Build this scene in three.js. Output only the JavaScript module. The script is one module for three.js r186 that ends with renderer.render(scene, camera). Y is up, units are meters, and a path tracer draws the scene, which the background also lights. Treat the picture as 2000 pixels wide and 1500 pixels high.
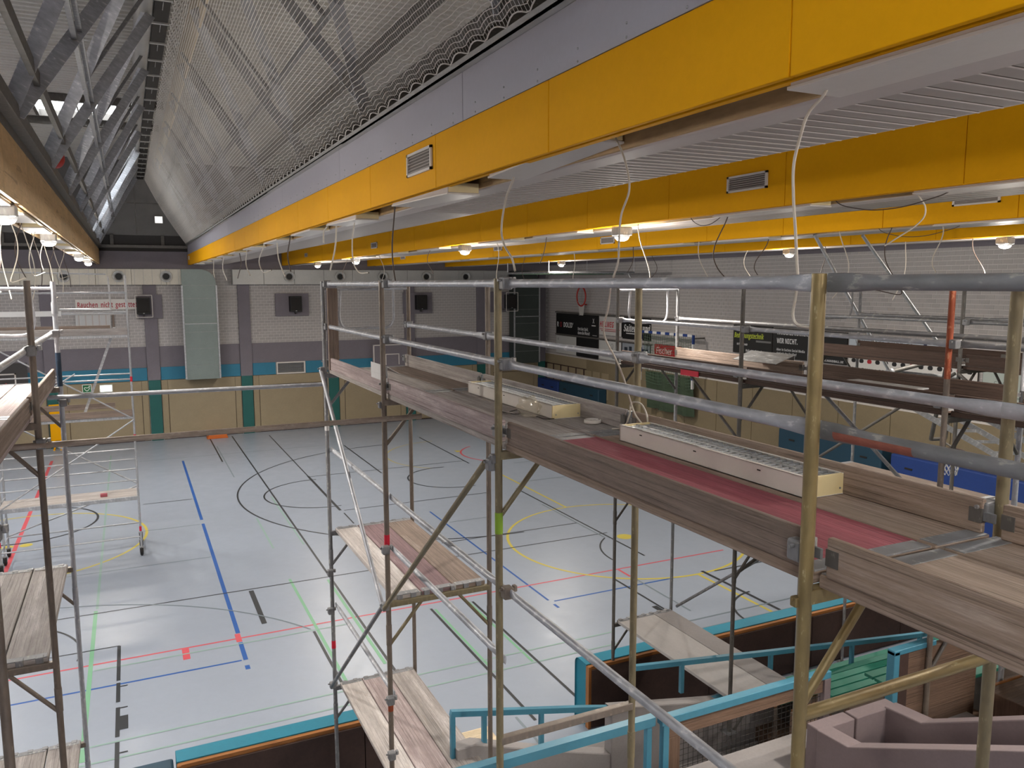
import * as THREE from 'three';
import { RoundedBoxGeometry } from 'three/addons/geometries/RoundedBoxGeometry.js';
import { mergeGeometries } from 'three/addons/utils/BufferGeometryUtils.js';

// ---------------------------------------------------------------- camera, sky, exposure
const scene = new THREE.Scene();
const V = (x, y, d) => new THREE.Vector3(x, y, -d);          // d = distance into the hall from the photographer's wall
const camera = new THREE.PerspectiveCamera(51.2, 4 / 3, 0.05, 200);
camera.position.set(0, 6.6, 0);
{
  const yaw = 0.44525, pitch = 0.12488;
  const fwd = new THREE.Vector3(Math.sin(yaw) * Math.cos(pitch), -Math.sin(pitch), -Math.cos(yaw) * Math.cos(pitch));
  camera.up.set(0, 1, 0);
  camera.lookAt(camera.position.clone().add(fwd));
  camera.rotateZ(-0.0025);
}
scene.background = new THREE.Color().setRGB(0.93, 0.97, 1.0);
scene.backgroundIntensity = 22;
const renderer = new THREE.WebGLRenderer({ antialias: true });
renderer.toneMapping = THREE.LinearToneMapping;
renderer.toneMappingExposure = 0.75;
renderer.shadowMap.enabled = true;
const LAMP = 60;          // candela of one high-bay lamp

// ---------------------------------------------------------------- helpers
let seed = 20240611;
const rnd = () => { seed = (seed + 0x6d2b79f5) | 0; let t = Math.imul(seed ^ (seed >>> 15), 1 | seed); t = (t + Math.imul(t ^ (t >>> 7), 61 | t)) ^ t; return ((t ^ (t >>> 14)) >>> 0) / 4294967296; };
const rr = (a, b) => a + (b - a) * rnd();
const lin = (h) => new THREE.Color(h);
const names = {};
const numbered = (n) => { names[n] = (names[n] ?? -1) + 1; return names[n] ? `${n}_${String(names[n]).padStart(3, '0')}` : n; };
const things = [];
function thing(name, label, category, group) {
  const g = new THREE.Group(); g.name = numbered(name); g.userData = { label, category };
  if (group) g.userData.group = group;
  scene.add(g); things.push(g); return g;
}
function struct(name, geo, mat) {
  const o = geo ? new THREE.Mesh(geo, mat) : new THREE.Group(); o.name = name; o.userData = { kind: 'structure' };
  scene.add(o); return o;
}
function part(parent, name, geo, mat, kind) {
  const m = new THREE.Mesh(Array.isArray(geo) ? mergeGeometries(geo.map((q) => q.index ? q.toNonIndexed() : q)) : geo, mat); m.name = name;
  if (kind) m.userData.kind = kind;
  parent.add(m); return m;
}
function single(name, label, category, geo, mat, group) {     // a thing that is one mesh, its origin at its base
  const m = new THREE.Mesh(Array.isArray(geo) ? mergeGeometries(geo.map((q) => q.index ? q.toNonIndexed() : q)) : geo, mat);
  m.geometry.computeBoundingBox(); const b = m.geometry.boundingBox, c = b.getCenter(new THREE.Vector3()); c.y = b.min.y;
  m.geometry.translate(-c.x, -c.y, -c.z); m.position.copy(c);
  m.name = numbered(name); m.userData = { label, category }; if (group) m.userData.group = group;
  scene.add(m); return m;
}
function settle() {           // moves every group's origin to the base of what it holds
  for (const g of things) {
    const b = new THREE.Box3().setFromObject(g), c = b.getCenter(new THREE.Vector3()); c.y = b.min.y;
    for (const k of g.children) k.position.sub(c);
    g.position.add(c);
  }
}
// uv in metres, u along the chosen axis
function metric(geo, axis = 'x', off = 0) {
  const p = geo.attributes.position, n = geo.attributes.normal, uv = new Float32Array(p.count * 2);
  const A = { x: 0, y: 1, z: 2 }[axis];
  for (let i = 0; i < p.count; i++) {
    const q = [p.getX(i), p.getY(i), p.getZ(i)], m = [Math.abs(n.getX(i)), Math.abs(n.getY(i)), Math.abs(n.getZ(i))];
    const k = m[0] > m[1] && m[0] > m[2] ? 0 : m[1] > m[2] ? 1 : 2;
    let a = A, b = 3 - A - k;
    if (k === A) { a = (k + 1) % 3; b = (k + 2) % 3; }
    uv[2 * i] = q[a] + off; uv[2 * i + 1] = q[b] + off * 0.37 + k * 0.21;
  }
  geo.setAttribute('uv', new THREE.BufferAttribute(uv, 2)); return geo;
}
// box by its extents: x0..x1, y0..y1, d0..d1
function box(x0, x1, y0, y1, d0, d1, axis = 'z', off = 0) {
  const g = new THREE.BoxGeometry(Math.abs(x1 - x0), Math.abs(y1 - y0), Math.abs(d1 - d0));
  g.translate((x0 + x1) / 2, (y0 + y1) / 2, -(d0 + d1) / 2); return metric(g, axis, off);
}
function rbox(x0, x1, y0, y1, d0, d1, r = 0.008, axis = 'z', off = 0, seg = 2) {
  const g = new RoundedBoxGeometry(Math.abs(x1 - x0), Math.abs(y1 - y0), Math.abs(d1 - d0), seg, r);
  g.translate((x0 + x1) / 2, (y0 + y1) / 2, -(d0 + d1) / 2); return metric(g, axis, off);
}
const UP = new THREE.Vector3(0, 1, 0), ZZ = new THREE.Vector3(0, 0, 1);
function tube(a, b, r = 0.0242, seg = 14, r2 = r) {
  const L = a.distanceTo(b), g = new THREE.CylinderGeometry(r2, r, L, seg, 1), uv = g.attributes.uv, off = rnd() * 7;
  for (let i = 0; i < uv.count; i++) uv.setXY(i, uv.getX(i) * 0.15, uv.getY(i) * L + off);
  g.applyQuaternion(new THREE.Quaternion().setFromUnitVectors(UP, b.clone().sub(a).normalize()));
  const m = a.clone().add(b).multiplyScalar(0.5); g.translate(m.x, m.y, m.z); return g;
}
// guard rail: a tube whose two ends are pressed flat, side = horizontal direction of the pressing
function rail(a, b, r = 0.0242) {
  const L = a.distanceTo(b), S = 40, g = new THREE.CylinderGeometry(r, r, L, 14, S), p = g.attributes.position, uv = g.attributes.uv, off = rnd() * 7;
  const dir = b.clone().sub(a).normalize();
  for (let i = 0; i < p.count; i++) {
    const y = p.getY(i), e = Math.min(y + L / 2, L / 2 - y), t = 1 - THREE.MathUtils.smoothstep(e, 0.07, 0.2);
    p.setX(i, p.getX(i) * (1 - 0.68 * t)); p.setZ(i, p.getZ(i) * (1 + 0.32 * t));
    uv.setXY(i, uv.getX(i) * 0.15, uv.getY(i) * L + off);
  }
  const side = new THREE.Vector3().crossVectors(UP, dir).normalize(), nz = new THREE.Vector3().crossVectors(side, dir);
  g.applyMatrix4(new THREE.Matrix4().makeBasis(side, dir, nz)); g.computeVertexNormals();
  const m = a.clone().add(b).multiplyScalar(0.5); g.translate(m.x, m.y, m.z); return g;
}
// rectangular bar between two points, w horizontal, h vertical
function bar(a, b, w, h, hint = UP) {
  const dir = b.clone().sub(a), L = dir.length(); dir.normalize();
  const g = metric(new THREE.BoxGeometry(w, h, L), 'z', rnd() * 5);
  const x = new THREE.Vector3().crossVectors(hint, dir).normalize(), y = new THREE.Vector3().crossVectors(dir, x);
  g.applyMatrix4(new THREE.Matrix4().makeBasis(x, y, dir));
  const m = a.clone().add(b).multiplyScalar(0.5); g.translate(m.x, m.y, m.z); return g;
}
function curveTube(pts, r, seg = 40, rad = 7, closed = false) {
  return new THREE.TubeGeometry(new THREE.CatmullRomCurve3(pts, closed, 'centripetal'), seg, r, rad, closed);
}
const disc = (r, h, seg = 24) => new THREE.CylinderGeometry(r, r, h, seg);

// ---------------------------------------------------------------- procedural textures
function vnoise(N, per, sd) {                                  // one octave of periodic value noise, N x N, per[0] x per[1] cells
  const [px, py] = per, g = new Float32Array(px * py); let s = sd | 0;
  const r = () => { s = (s + 0x6d2b79f5) | 0; let t = Math.imul(s ^ (s >>> 15), 1 | s); t = (t + Math.imul(t ^ (t >>> 7), 61 | t)) ^ t; return ((t ^ (t >>> 14)) >>> 0) / 4294967296; };
  for (let i = 0; i < g.length; i++) g[i] = r();
  const out = new Float32Array(N * N);
  for (let y = 0; y < N; y++) for (let x = 0; x < N; x++) {
    const fx = x / N * px, fy = y / N * py, ix = fx | 0, iy = fy | 0; let u = fx - ix, v = fy - iy; u = u * u * (3 - 2 * u); v = v * v * (3 - 2 * v);
    const a = g[iy * px + ix], b = g[iy * px + (ix + 1) % px], c = g[((iy + 1) % py) * px + ix], d = g[((iy + 1) % py) * px + (ix + 1) % px];
    out[y * N + x] = (a + (b - a) * u) * (1 - v) + (c + (d - c) * u) * v;
  }
  return out;
}
function fbm(N, base, oct, sd, gain = 0.5) {
  const out = new Float32Array(N * N); let amp = 1, tot = 0;
  for (let o = 0; o < oct; o++) { const n = vnoise(N, [Math.min(N, base[0] << o), Math.min(N, base[1] << o)], sd + o * 101); for (let i = 0; i < n.length; i++) out[i] += n[i] * amp; tot += amp; amp *= gain; }
  for (let i = 0; i < out.length; i++) out[i] /= tot; return out;
}
function tex(N, fn, srgb, rep) {
  const d = new Uint8Array(N * N * 4);
  for (let i = 0; i < N * N; i++) { const c = fn(i, i % N, (i / N) | 0); for (let k = 0; k < 3; k++) d[4 * i + k] = Math.max(0, Math.min(255, c[k] * 255)); d[4 * i + 3] = 255; }
  const t = new THREE.DataTexture(d, N, N); t.wrapS = t.wrapT = THREE.RepeatWrapping; t.magFilter = THREE.LinearFilter; t.minFilter = THREE.LinearMipmapLinearFilter; t.generateMipmaps = true;
  if (srgb) t.colorSpace = THREE.SRGBColorSpace; t.repeat.set(rep[0], rep[1]); t.needsUpdate = true; return t;
}
const mix = (a, b, t) => [a[0] + (b[0] - a[0]) * t, a[1] + (b[1] - a[1]) * t, a[2] + (b[2] - a[2]) * t];
const hex = (h) => [(h >> 16 & 255) / 255, (h >> 8 & 255) / 255, (h & 255) / 255];
const sat = (v) => Math.max(0, Math.min(1, v));
const GR = fbm(512, [4, 64], 4, 11, 0.6), GR2 = fbm(512, [2, 24], 4, 12, 0.55), BL = fbm(512, [4, 4], 6, 13, 0.55), FI = fbm(512, [64, 64], 3, 14, 0.7), SP = fbm(512, [16, 16], 5, 15, 0.6), SC = fbm(512, [8, 128], 2, 16, 0.6);
const cache = {}, cached = (k, f) => cache[k] ?? (cache[k] = f());
// weathered timber: grain along u, grey-brown with pale mortar stains
function woodMat(dark, light, stain, amount, rough = 0.88, rep = [0.37, 2.3]) {
  const D0 = hex(dark), L = hex(light), S = hex(stain), D = mix(D0, L, 0.3);
  const map = tex(512, (i) => { const g = sat((GR[i] * 0.6 + GR2[i] * 0.6 - 0.3) * 1.5); let c = mix(D, L, g); c = mix(c, S, sat((BL[i] - 0.52 + amount) * 3.2) * (0.45 + 0.5 * FI[i])); const k = GR[i] < 0.31 ? 0.84 : 1; const q = k * (0.82 + 0.36 * BL[(i * 3 + 7919) % (512 * 512)] * 0.4 + 0.36 * BL[i] * 0.6 + 0.12 * (FI[i] - 0.5)); return [c[0] * q, c[1] * q, c[2] * q]; }, true, rep);
  const bump = cached('w' + rep, () => tex(512, (i) => { const v = GR[i] * 0.7 + FI[i] * 0.3; return [v, v, v]; }, false, rep));
  return new THREE.MeshStandardMaterial({ map, bumpMap: bump, bumpScale: 0.004, roughness: rough });
}
function plainMat(h, v = 0.06, o = {}, rep = [0.5, 0.5]) {     // painted or coated surface with slight mottling
  const b = v < 0.045 ? 0.03 : v < 0.12 ? 0.07 : 0.18;
  const map = cached('p' + b + rep, () => tex(256, (i, x, y) => { const j = (y * 2) * 512 + x * 2, k = 1 - 2 * b + 2 * b * (BL[j] * 0.6 + FI[j] * 0.4); return [k, k, k]; }, true, rep));
  return new THREE.MeshStandardMaterial({ map, color: lin(h), roughness: 0.6, ...o });
}
// galvanised or painted scaffold tube, u around (scaled), v along in metres
function tubeMat(base, chip, amount, metal, rough) {
  const B = hex(base), C = hex(chip);
  const map = tex(512, (i) => { const k = 0.78 + 0.44 * (BL[i] * 0.5 + SP[i] * 0.5); let c = [B[0] * k, B[1] * k, B[2] * k]; return mix(c, C, sat((SP[i] - 0.66 + amount) * 9)); }, true, [3, 1.1]);
  const rm = cached('t' + rough, () => tex(256, (i, x, y) => { const j = y * 1024 + x * 2, v = rough + 0.35 * (SP[j] - 0.5); return [v, v, v]; }, false, [3, 1.1]));
  return new THREE.MeshStandardMaterial({ map, roughnessMap: rm, roughness: 1, metalness: metal });
}
const M = {};
M.galv = tubeMat(0xb4b7be, 0xdcdcde, 0.0, 0.3, 0.5);
M.galvDark = tubeMat(0x8a8b8e, 0xb8b6b2, 0.0, 0.3, 0.55);
M.brass = tubeMat(0x94825a, 0xc9bd98, -0.07, 0.3, 0.42);
M.olive = tubeMat(0x877c62, 0xb3a888, -0.06, 0.25, 0.5);
M.brown = tubeMat(0x81766c, 0xa0968a, -0.05, 0.25, 0.5); M.tie = tubeMat(0xa89a8e, 0xc2b8b0, -0.03, 0.2, 0.5);
M.rust = tubeMat(0x9a4a2c, 0xb87a5a, 0.02, 0.1, 0.6);
M.alu = tubeMat(0xb2b4b8, 0xd6d6d6, 0.0, 0.45, 0.4);
M.woodGrey = woodMat(0x8a837f, 0xb7b0ac, 0xd0caca, 0.04);
M.woodBrown = woodMat(0x6e6056, 0x9c8b80, 0xbab0aa, -0.02);
M.woodWarm = woodMat(0x82705f, 0xb39f92, 0xc9beb6, 0.0);
M.woodPink = woodMat(0x857675, 0xbdaead, 0xd6cdcd, 0.05);
M.woodRed = woodMat(0x8f4650, 0xa85b65, 0xc4989b, -0.1);
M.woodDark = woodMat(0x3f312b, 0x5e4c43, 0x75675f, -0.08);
M.plankPale = woodMat(0xa69e9a, 0xccc5c1, 0xe0dcda, 0.05);
M.plankMauve = woodMat(0x705a5c, 0x957b7e, 0xb5a6a6, -0.02);
M.yellow = (() => { const q = plainMat(0xf4af08, 0.03); return new THREE.MeshPhysicalMaterial({ map: q.map, color: q.color, roughness: 0.7, specularIntensity: 0.25 }); })();
M.fasciaGrey = plainMat(0xb9b7c2, 0.03, { roughness: 0.38 });
M.fasciaWood = woodMat(0xc2a070, 0xccab7c, 0xd0b286, -0.2, 0.65, [0.2, 0.5]);
M.soffit = plainMat(0xcfc6c2, 0.02, { roughness: 0.6 });
M.soffitBoard = plainMat(0xb3aaa4, 0.02, { roughness: 0.6 });
M.white = plainMat(0xe2dcd6, 0.02, { roughness: 0.5 });
M.cream = plainMat(0xe6d3a2, 0.02, { roughness: 0.45 });
M.lampBody = plainMat(0xf2ede6, 0.015, { roughness: 0.4 });
M.dark = plainMat(0x24211f, 0.1, { roughness: 0.8 });
M.black = plainMat(0x131315, 0.1, { roughness: 0.6 });
M.deck = plainMat(0xd2d0ca, 0.05, { roughness: 0.45, metalness: 0.1 });
M.steel = tubeMat(0x9a9c9e, 0xc9cacb, 0.0, 0.55, 0.45);
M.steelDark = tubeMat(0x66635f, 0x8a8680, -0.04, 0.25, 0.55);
M.wallGrey = plainMat(0x837d85, 0.05, { roughness: 0.85 });
M.wallDark = plainMat(0x4b4949, 0.08, { roughness: 0.85 });
M.brick = plainMat(0xbdb8b6, 0.07, { roughness: 0.8 }, [2, 2]);
M.brick2 = plainMat(0xb6b1af, 0.08, { roughness: 0.8 }, [2, 2]);
M.mortar = plainMat(0xe0dcd9, 0.06, { roughness: 0.9 });
M.blue = plainMat(0x2f7f9e, 0.05, { roughness: 0.6 });
M.teal = plainMat(0x1f6560, 0.06, { roughness: 0.6 });
M.creamWall = plainMat(0xa39478, 0.05, { roughness: 0.7 });
M.cyan = plainMat(0x16809a, 0.06, { roughness: 0.6 });
M.railBlue = plainMat(0x4f93ad, 0.08, { roughness: 0.45 });
M.mat1 = plainMat(0x1d3f86, 0.08, { roughness: 0.6 });
M.mat2 = plainMat(0x1a4257, 0.08, { roughness: 0.6 });
M.panelDark = plainMat(0x57413a, 0.15, { roughness: 0.7 });
M.orangeWood = woodMat(0x8a5526, 0xb0743a, 0xb98a55, -0.15, 0.6);
M.green = plainMat(0x2c8f78, 0.08, { roughness: 0.55 });
M.concrete = plainMat(0xa39e9d, 0.08, { roughness: 0.85 }, [1, 1]);
M.concreteMauve = plainMat(0x86787a, 0.08, { roughness: 0.85 }, [1, 1]);
M.ply = woodMat(0x5e4a3c, 0x7e6554, 0x8e7a6a, -0.1, 0.7);
M.cable = plainMat(0xd2cabd, 0.03, { roughness: 0.5 });
M.cableDark = plainMat(0x5a4c44, 0.05, { roughness: 0.6 });
M.net = plainMat(0xd6d3cf, 0.03, { roughness: 0.85 });
M.netGreen = plainMat(0x66806a, 0.06, { roughness: 0.85 });
M.red = plainMat(0xc1342c, 0.05, { roughness: 0.5 });
M.tapeRed = plainMat(0xd8203c, 0.04, { roughness: 0.5 });
M.tapeGreen = plainMat(0x9ac23a, 0.08, { roughness: 0.6 });
M.tapeWhite = plainMat(0xdcdcdc, 0.04, { roughness: 0.6 });
M.duct = plainMat(0xb6b6b4, 0.05, { roughness: 0.45, metalness: 0.2 });
M.ductWhite = plainMat(0xd2cdc0, 0.05, { roughness: 0.5, metalness: 0.15 });
M.orange = plainMat(0xd9702a, 0.05);
M.glassPane = new THREE.MeshPhysicalMaterial({ color: 0xffffff, transmission: 1, thickness: 0, roughness: 0.05, ior: 1.45 });
M.glow = new THREE.MeshStandardMaterial({ color: 0xffffff, emissive: new THREE.Color(1, 0.98, 0.95), emissiveIntensity: 6 });
const glowMat = (c, i) => new THREE.MeshStandardMaterial({ color: 0xffffff, emissive: new THREE.Color(c), emissiveIntensity: i });
function canvasMat(w, h, draw, o = {}) {
  const c = document.createElement('canvas'); c.width = w; c.height = h; const x = c.getContext('2d'); draw(x, w, h);
  const t = new THREE.CanvasTexture(c); t.colorSpace = THREE.SRGBColorSpace; return new THREE.MeshStandardMaterial({ map: t, roughness: 0.55, ...o });
}
// ---------------------------------------------------------------- the hall: floor and its painted lines
const XL = -9, XR = 19.53, DN = -7, DF = 36.9, ROOF = 11.6;
M.floor = (() => {
  const C = hex(0x969fad);
  const map = tex(512, (i) => { const k = 0.97 + 0.05 * (BL[i] * 0.5 + FI[i] * 0.5); return [C[0] * k, C[1] * k, C[2] * k]; }, true, [0.12, 0.12]);
  const rm = tex(256, (i, x, y) => { const v = 0.34 + 0.14 * (SP[y * 1024 + x * 2] - 0.5); return [v, v, v]; }, false, [0.2, 0.2]);
  return new THREE.MeshStandardMaterial({ map, roughnessMap: rm, roughness: 1 });
})();
const floor = struct('floor', box(XL - 0.3, XR + 0.3, -0.3, 0, DN - 0.3, DF + 0.3, 'x'), M.floor);
const paint = (h) => new THREE.MeshStandardMaterial({ color: lin(h), roughness: 0.45 });
const LC = { blue: paint(0x22549c), red: paint(0xc4505a), yellow: paint(0xbfb04a), green: paint(0x74a886), palegreen: paint(0x88a49c), black: paint(0x2a2d31), gray: paint(0x76838a) };
let lineN = 0;
function onFloor(geo, c) { geo.translate(0, 0.0012 + 0.00006 * lineN++, 0); return part(floor, 'court_line', geo, LC[c]); }
const flat = (w, l) => new THREE.PlaneGeometry(w, l).rotateX(-Math.PI / 2);
function zl(c, w, x, d0, d1) { onFloor(flat(w, d1 - d0).translate(x, 0, -(d0 + d1) / 2), c); }
function xl(c, w, d, x0, x1) { onFloor(flat(x1 - x0, w).translate((x0 + x1) / 2, 0, -d), c); }
function arc(c, w, x, d, r, a0 = 0, a1 = 360) {
  const g = new THREE.RingGeometry(r - w / 2, r + w / 2, 72, 1, a0 * Math.PI / 180, (a1 - a0) * Math.PI / 180).rotateX(-Math.PI / 2); onFloor(g.translate(x, 0, -d), c);
}
zl('blue', 0.08, 1.55, 23.6, 32.06); zl('blue', 0.08, 1.55, 15.39, 23.2); zl('blue', 0.08, 1.54, 14.19, 14.96); zl('blue', 0.08, 1.53, 13.81, 13.97);
zl('blue', 0.05, 7.62, 14.22, 21.55); zl('blue', 0.06, 7.63, 13.79, 13.99); xl('blue', 0.05, 14.2, -3, 1.47); xl('blue', 0.05, 14.13, 7.71, 10.93);
xl('red', 0.05, 15.15, -3.2, 13.05); zl('red', 0.12, 0.6, 14.66, 15.12); zl('red', 0.1, 1.53, 14.99, 15.37); zl('red', 0.06, 9.94, 14.63, 15.12);
zl('red', 0.1, -2.9, 15.2, 34.2);
zl('yellow', 0.07, 11.41, 20.22, 25.0); zl('yellow', 0.07, 11.41, 11.66, 14.07); arc('yellow', 0.07, 11.43, 17.14, 3.06); arc('yellow', 0.07, -2.85, 23.15, 2.98);
onFloor(new THREE.CircleGeometry(0.21, 28).rotateX(-Math.PI / 2).translate(11.43, 0, -17.11), 'yellow');
onFloor(new THREE.CircleGeometry(0.15, 28).rotateX(-Math.PI / 2).translate(-2.68, 0, -23.2), 'yellow');
onFloor(new THREE.CircleGeometry(0.15, 28).rotateX(-Math.PI / 2).translate(-3.1, 0, -23.2), 'yellow');
onFloor(new THREE.CircleGeometry(0.2, 3).rotateX(-Math.PI / 2).translate(11.5, 0, -29.1), 'yellow');
arc('red', 0.07, 13.2, 28.2, 1.8, 120, 220); arc('yellow', 0.04, 11.3, 28.8, 2.7, 90, 230);
zl('green', 0.07, -0.93, 11.97, 17.75); zl('palegreen', 0.05, -0.91, 17.84, 34.3); zl('green', 0.06, 2.95, 12.63, 17.84); zl('green', 0.06, 3.72, 12.97, 17.43);
zl('green', 0.05, 5.32, 12.12, 14.82); zl('green', 0.05, 6.08, 11.92, 14.87); zl('palegreen', 0.05, 2.97, 20.18, 23.09); zl('palegreen', 0.05, 3.72, 20.14, 25.3);
xl('black', 0.04, 17.6, -3.2, 11.2); xl('black', 0.04, 18.71, 6.92, 10.95); xl('gray', 0.04, 20.19, -3.2, 1.49); xl('gray', 0.04, 23.16, 0.04, 1.48);
xl('black', 0.04, 26.08, 0.09, 1.46); xl('gray', 0.04, 32.63, 0.07, 7); xl('black', 0.04, 27.4, 5.28, 11.05); xl('black', 0.04, 22.78, 5.4, 10.12);
xl('gray', 0.04, 20.32, 7.75, 9.03); xl('palegreen', 0.04, 14.9, -0.87, 3.64); xl('palegreen', 0.04, 12.34, -3, 8.02); xl('palegreen', 0.04, 11.88, -3, 7.81);
zl('black', 0.04, 5.3, 27.53, 35.9); zl('black', 0.08, 5.3, 22.82, 27.53); zl('black', 0.04, 5.33, 21.37, 22.51); zl('black', 0.05, 2.88, 31.2, 36.2);
zl('gray', 0.04, 2.98, 28.48, 34.34); zl('black', 0.05, 3.8, 12.62, 36.38); zl('black', 0.05, 7.72, 26.84, 32.23); zl('black', 0.05, 11.07, 26.91, 32.54);
zl('black', 0.05, 11.04, 15.65, 22.84); zl('black', 0.1, 2.07, 15.62, 17.5); zl('black', 0.05, 2.87, 12.61, 14.84); zl('black', 0.05, 9.53, 11.66, 14.68);
zl('black', 0.12, 9.43, 12.55, 13.0); zl('black', 0.08, 11.62, 11.61, 14.2); zl('black', 0.06, -0.49, 14.33, 15.77); zl('black', 0.06, -0.49, 13.56, 14.25);
zl('black', 0.06, -0.49, 12.46, 13.38); zl('black', 0.06, -0.49, 11.3, 12.31); xl('black', 0.03, 15.78, -3, -0.48); zl('black', 0.05, 5.25, 10.2, 14.88);
zl('black', 0.05, 6.16, 10.29, 14.85); zl('gray', 0.04, 5.02, 9.64, 10.41); zl('gray', 0.04, 10.92, 17.28, 20.8); zl('gray', 0.04, 9.96, 12.48, 14.43);
xl('gray', 0.04, 12.1, 8.5, 19); xl('gray', 0.04, 11.71, 8.5, 19); xl('black', 0.04, 14.07, 11.88, 19); xl('gray', 0.04, 26.2, 12.58, 19); xl('gray', 0.04, 23.55, 11.42, 19);
arc('black', 0.05, 9.24, 25.13, 6.5, 90, 270); arc('black', 0.05, 5.3, 25.13, 1.8, 85, 275); arc('black', 0.05, 9.75, 25.27, 1.5, 80, 280);
arc('black', 0.04, 11.99, 15.79, 1.81, 127, 183); arc('black', 0.05, 11.85, 11.56, 1.2, 95, 200); arc('black', 0.04, -3.01, 15.75, 1.89, -10, 60);
arc('gray', 0.03, -3.15, 11.51, 6.91, 30, 100); arc('black', 0.06, -2.88, 25.18, 1.78);
onFloor(flat(0.13, 0.42).translate(-0.41, 0, -12.87), 'black');
for (const d of [12, 13.35, 14.1]) onFloor(flat(0.12, 0.03).translate(-0.41, 0, -d), 'black');

// ---------------------------------------------------------------- walls
const wallFar = struct('wall_far', box(XL - 0.3, XR + 0.3, 0, ROOF + 0.3, DF + 0.02, DF + 0.32, 'x'), M.mortar);
const wallRight = struct('wall_right', box(XR + 0.02, XR + 0.32, 0, ROOF + 0.3, DN, DF, 'z'), M.mortar);
struct('wall_left', box(XL - 0.3, XL, 0, ROOF + 0.3, DN, DF, 'z'), M.wallGrey);
struct('wall_near', box(XL - 0.3, XR + 0.3, 0, ROOF + 0.3, DN - 0.3, DN, 'x'), M.wallGrey);
const PIL = [[-6.9, -6.4], [-3.15, -2.65], [0.6, 1.1], [4.34, 4.84], [8.19, 8.68], [11.9, 12.4], [15.65, 16.3], [19.1, 19.5]];
// painted sand-lime bricks: the ones that show largest are meshes of their own, the others one part
function brickwork(wall, list, geo, showScore) {
  list.sort((a, b) => showScore(a) - showScore(b));
  list.slice(0, 300).forEach((p, i) => { const m = part(wall, 'brick', geo, (i * 7) % 3 ? M.brick : M.brick2); m.position.copy(p); });
  const rest = list.slice(300), im = new THREE.InstancedMesh(geo, M.brick, rest.length), mt = new THREE.Matrix4();
  rest.forEach((p, i) => im.setMatrixAt(i, mt.makeTranslation(p.x, p.y, p.z)));
  im.name = 'brickwork'; im.userData.kind = 'stuff'; wall.add(im);
}
{
  const list = [], geo = metric(new THREE.BoxGeometry(0.232, 0.108, 0.03), 'x');
  for (let r = 0; r < 26; r++) for (let x = XL + 0.2 + (r % 2) * 0.125; x < XR - 0.2; x += 0.25) {
    if (PIL.some(([a, b]) => x > a + 0.1 && x < b - 0.1)) continue;
    list.push(V(x, 4.06 + r * 0.125, DF + 0.027));
  }
  brickwork(wallFar, list, geo, (p) => (p.x > 1 && p.x < 7.8 && p.y < 6.6 && !(p.x > 2 && p.x < 3.6) ? 0 : 10) + Math.abs(p.x - 5) * 0.1);
}
{
  const list = [], geo = metric(new THREE.BoxGeometry(0.03, 0.108, 0.232), 'z');
  for (let r = 0; r < 36; r++) for (let d = 0.2 + (r % 2) * 0.125; d < DF - 0.1; d += 0.25) list.push(V(XR + 0.027, 3.1 + r * 0.125, d));
  brickwork(wallRight, list, geo, (p) => (p.y > 5.2 && p.y < 6.6 && -p.z > 12.2 ? 0 : 100) - p.z);
}
for (const [a, b] of PIL) {
  part(wallFar, 'pilaster', rbox(a, b, 2.58, 7.2, DF - 0.1, DF + 0.02, 0.01), M.wallGrey);
  part(wallFar, 'pilaster_foot', rbox(a + 0.02, b - 0.02, 0, 2.58, DF - 0.1, DF + 0.02, 0.01), M.teal);
}
part(wallFar, 'band', box(XL, XR, 3.12, 4.0, DF - 0.01, DF + 0.02, 'x'), M.wallGrey);
for (let i = 0; i < PIL.length - 1; i++) {
  const a = PIL[i][1], b = PIL[i + 1][0], m = i === 3 ? [[a, 5.86], [7.16, b]] : [[a, b]];
  for (const [p, q] of m) part(wallFar, 'panel', rbox(p + 0.015, q - 0.015, 2.58, 3.12, DF - 0.05, DF + 0.02, 0.006, 'x'), M.blue);
  part(wallFar, 'panel', box(a, b, 0, 2.56, DF - 0.01, DF + 0.02, 'x'), M.panelDark);
  part(wallFar, 'panel', rbox(a + 0.01, a + 0.25, 0.02, 2.56, DF - 0.04, DF, 0.006, 'y'), M.creamWall);
  part(wallFar, 'panel', rbox(b - 0.25, b - 0.01, 0.02, 2.56, DF - 0.04, DF, 0.006, 'y'), M.creamWall);
  part(wallFar, 'panel', rbox(a + 0.26, b - 0.26, 2.13, 2.56, DF - 0.04, DF, 0.006, 'x'), M.creamWall);
  struct('door_' + (i + 1), rbox(a + 0.27, b - 0.27, 0.06, 2.11, DF - 0.055, DF - 0.02, 0.008, 'x'), M.creamWall);
}
part(wallFar, 'beam', rbox(XL, XR, 7.24, 7.95, DF - 0.2, DF + 0.02, 0.01, 'x'), M.wallGrey);
part(wallFar, 'beam', box(XL, XR, 7.95, 8.6, DF - 0.06, DF + 0.02, 'x'), M.wallDark);
part(wallFar, 'beam', rbox(XL, XR, 8.08, 8.2, DF - 0.3, DF, 0.01, 'x'), M.steelDark);
for (let x = XL; x < XR; x += 1.9) for (const [y0, y1] of [[8.6, 9.9], [9.92, ROOF]]) part(wallFar, 'panel', rbox(x + 0.01, Math.min(x + 1.89, XR), y0, y1, DF - 0.04, DF + 0.02, 0.01, 'x'), M.fasciaDark ?? (M.fasciaDark = plainMat(0x868584, 0.08, { roughness: 0.7 })));
for (let x = XL + 0.9; x < XR; x += 1.9) part(wallFar, 'post', rbox(x, x + 0.14, 8.2, 8.62, DF - 0.14, DF, 0.01, 'y'), M.steelDark);
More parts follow.
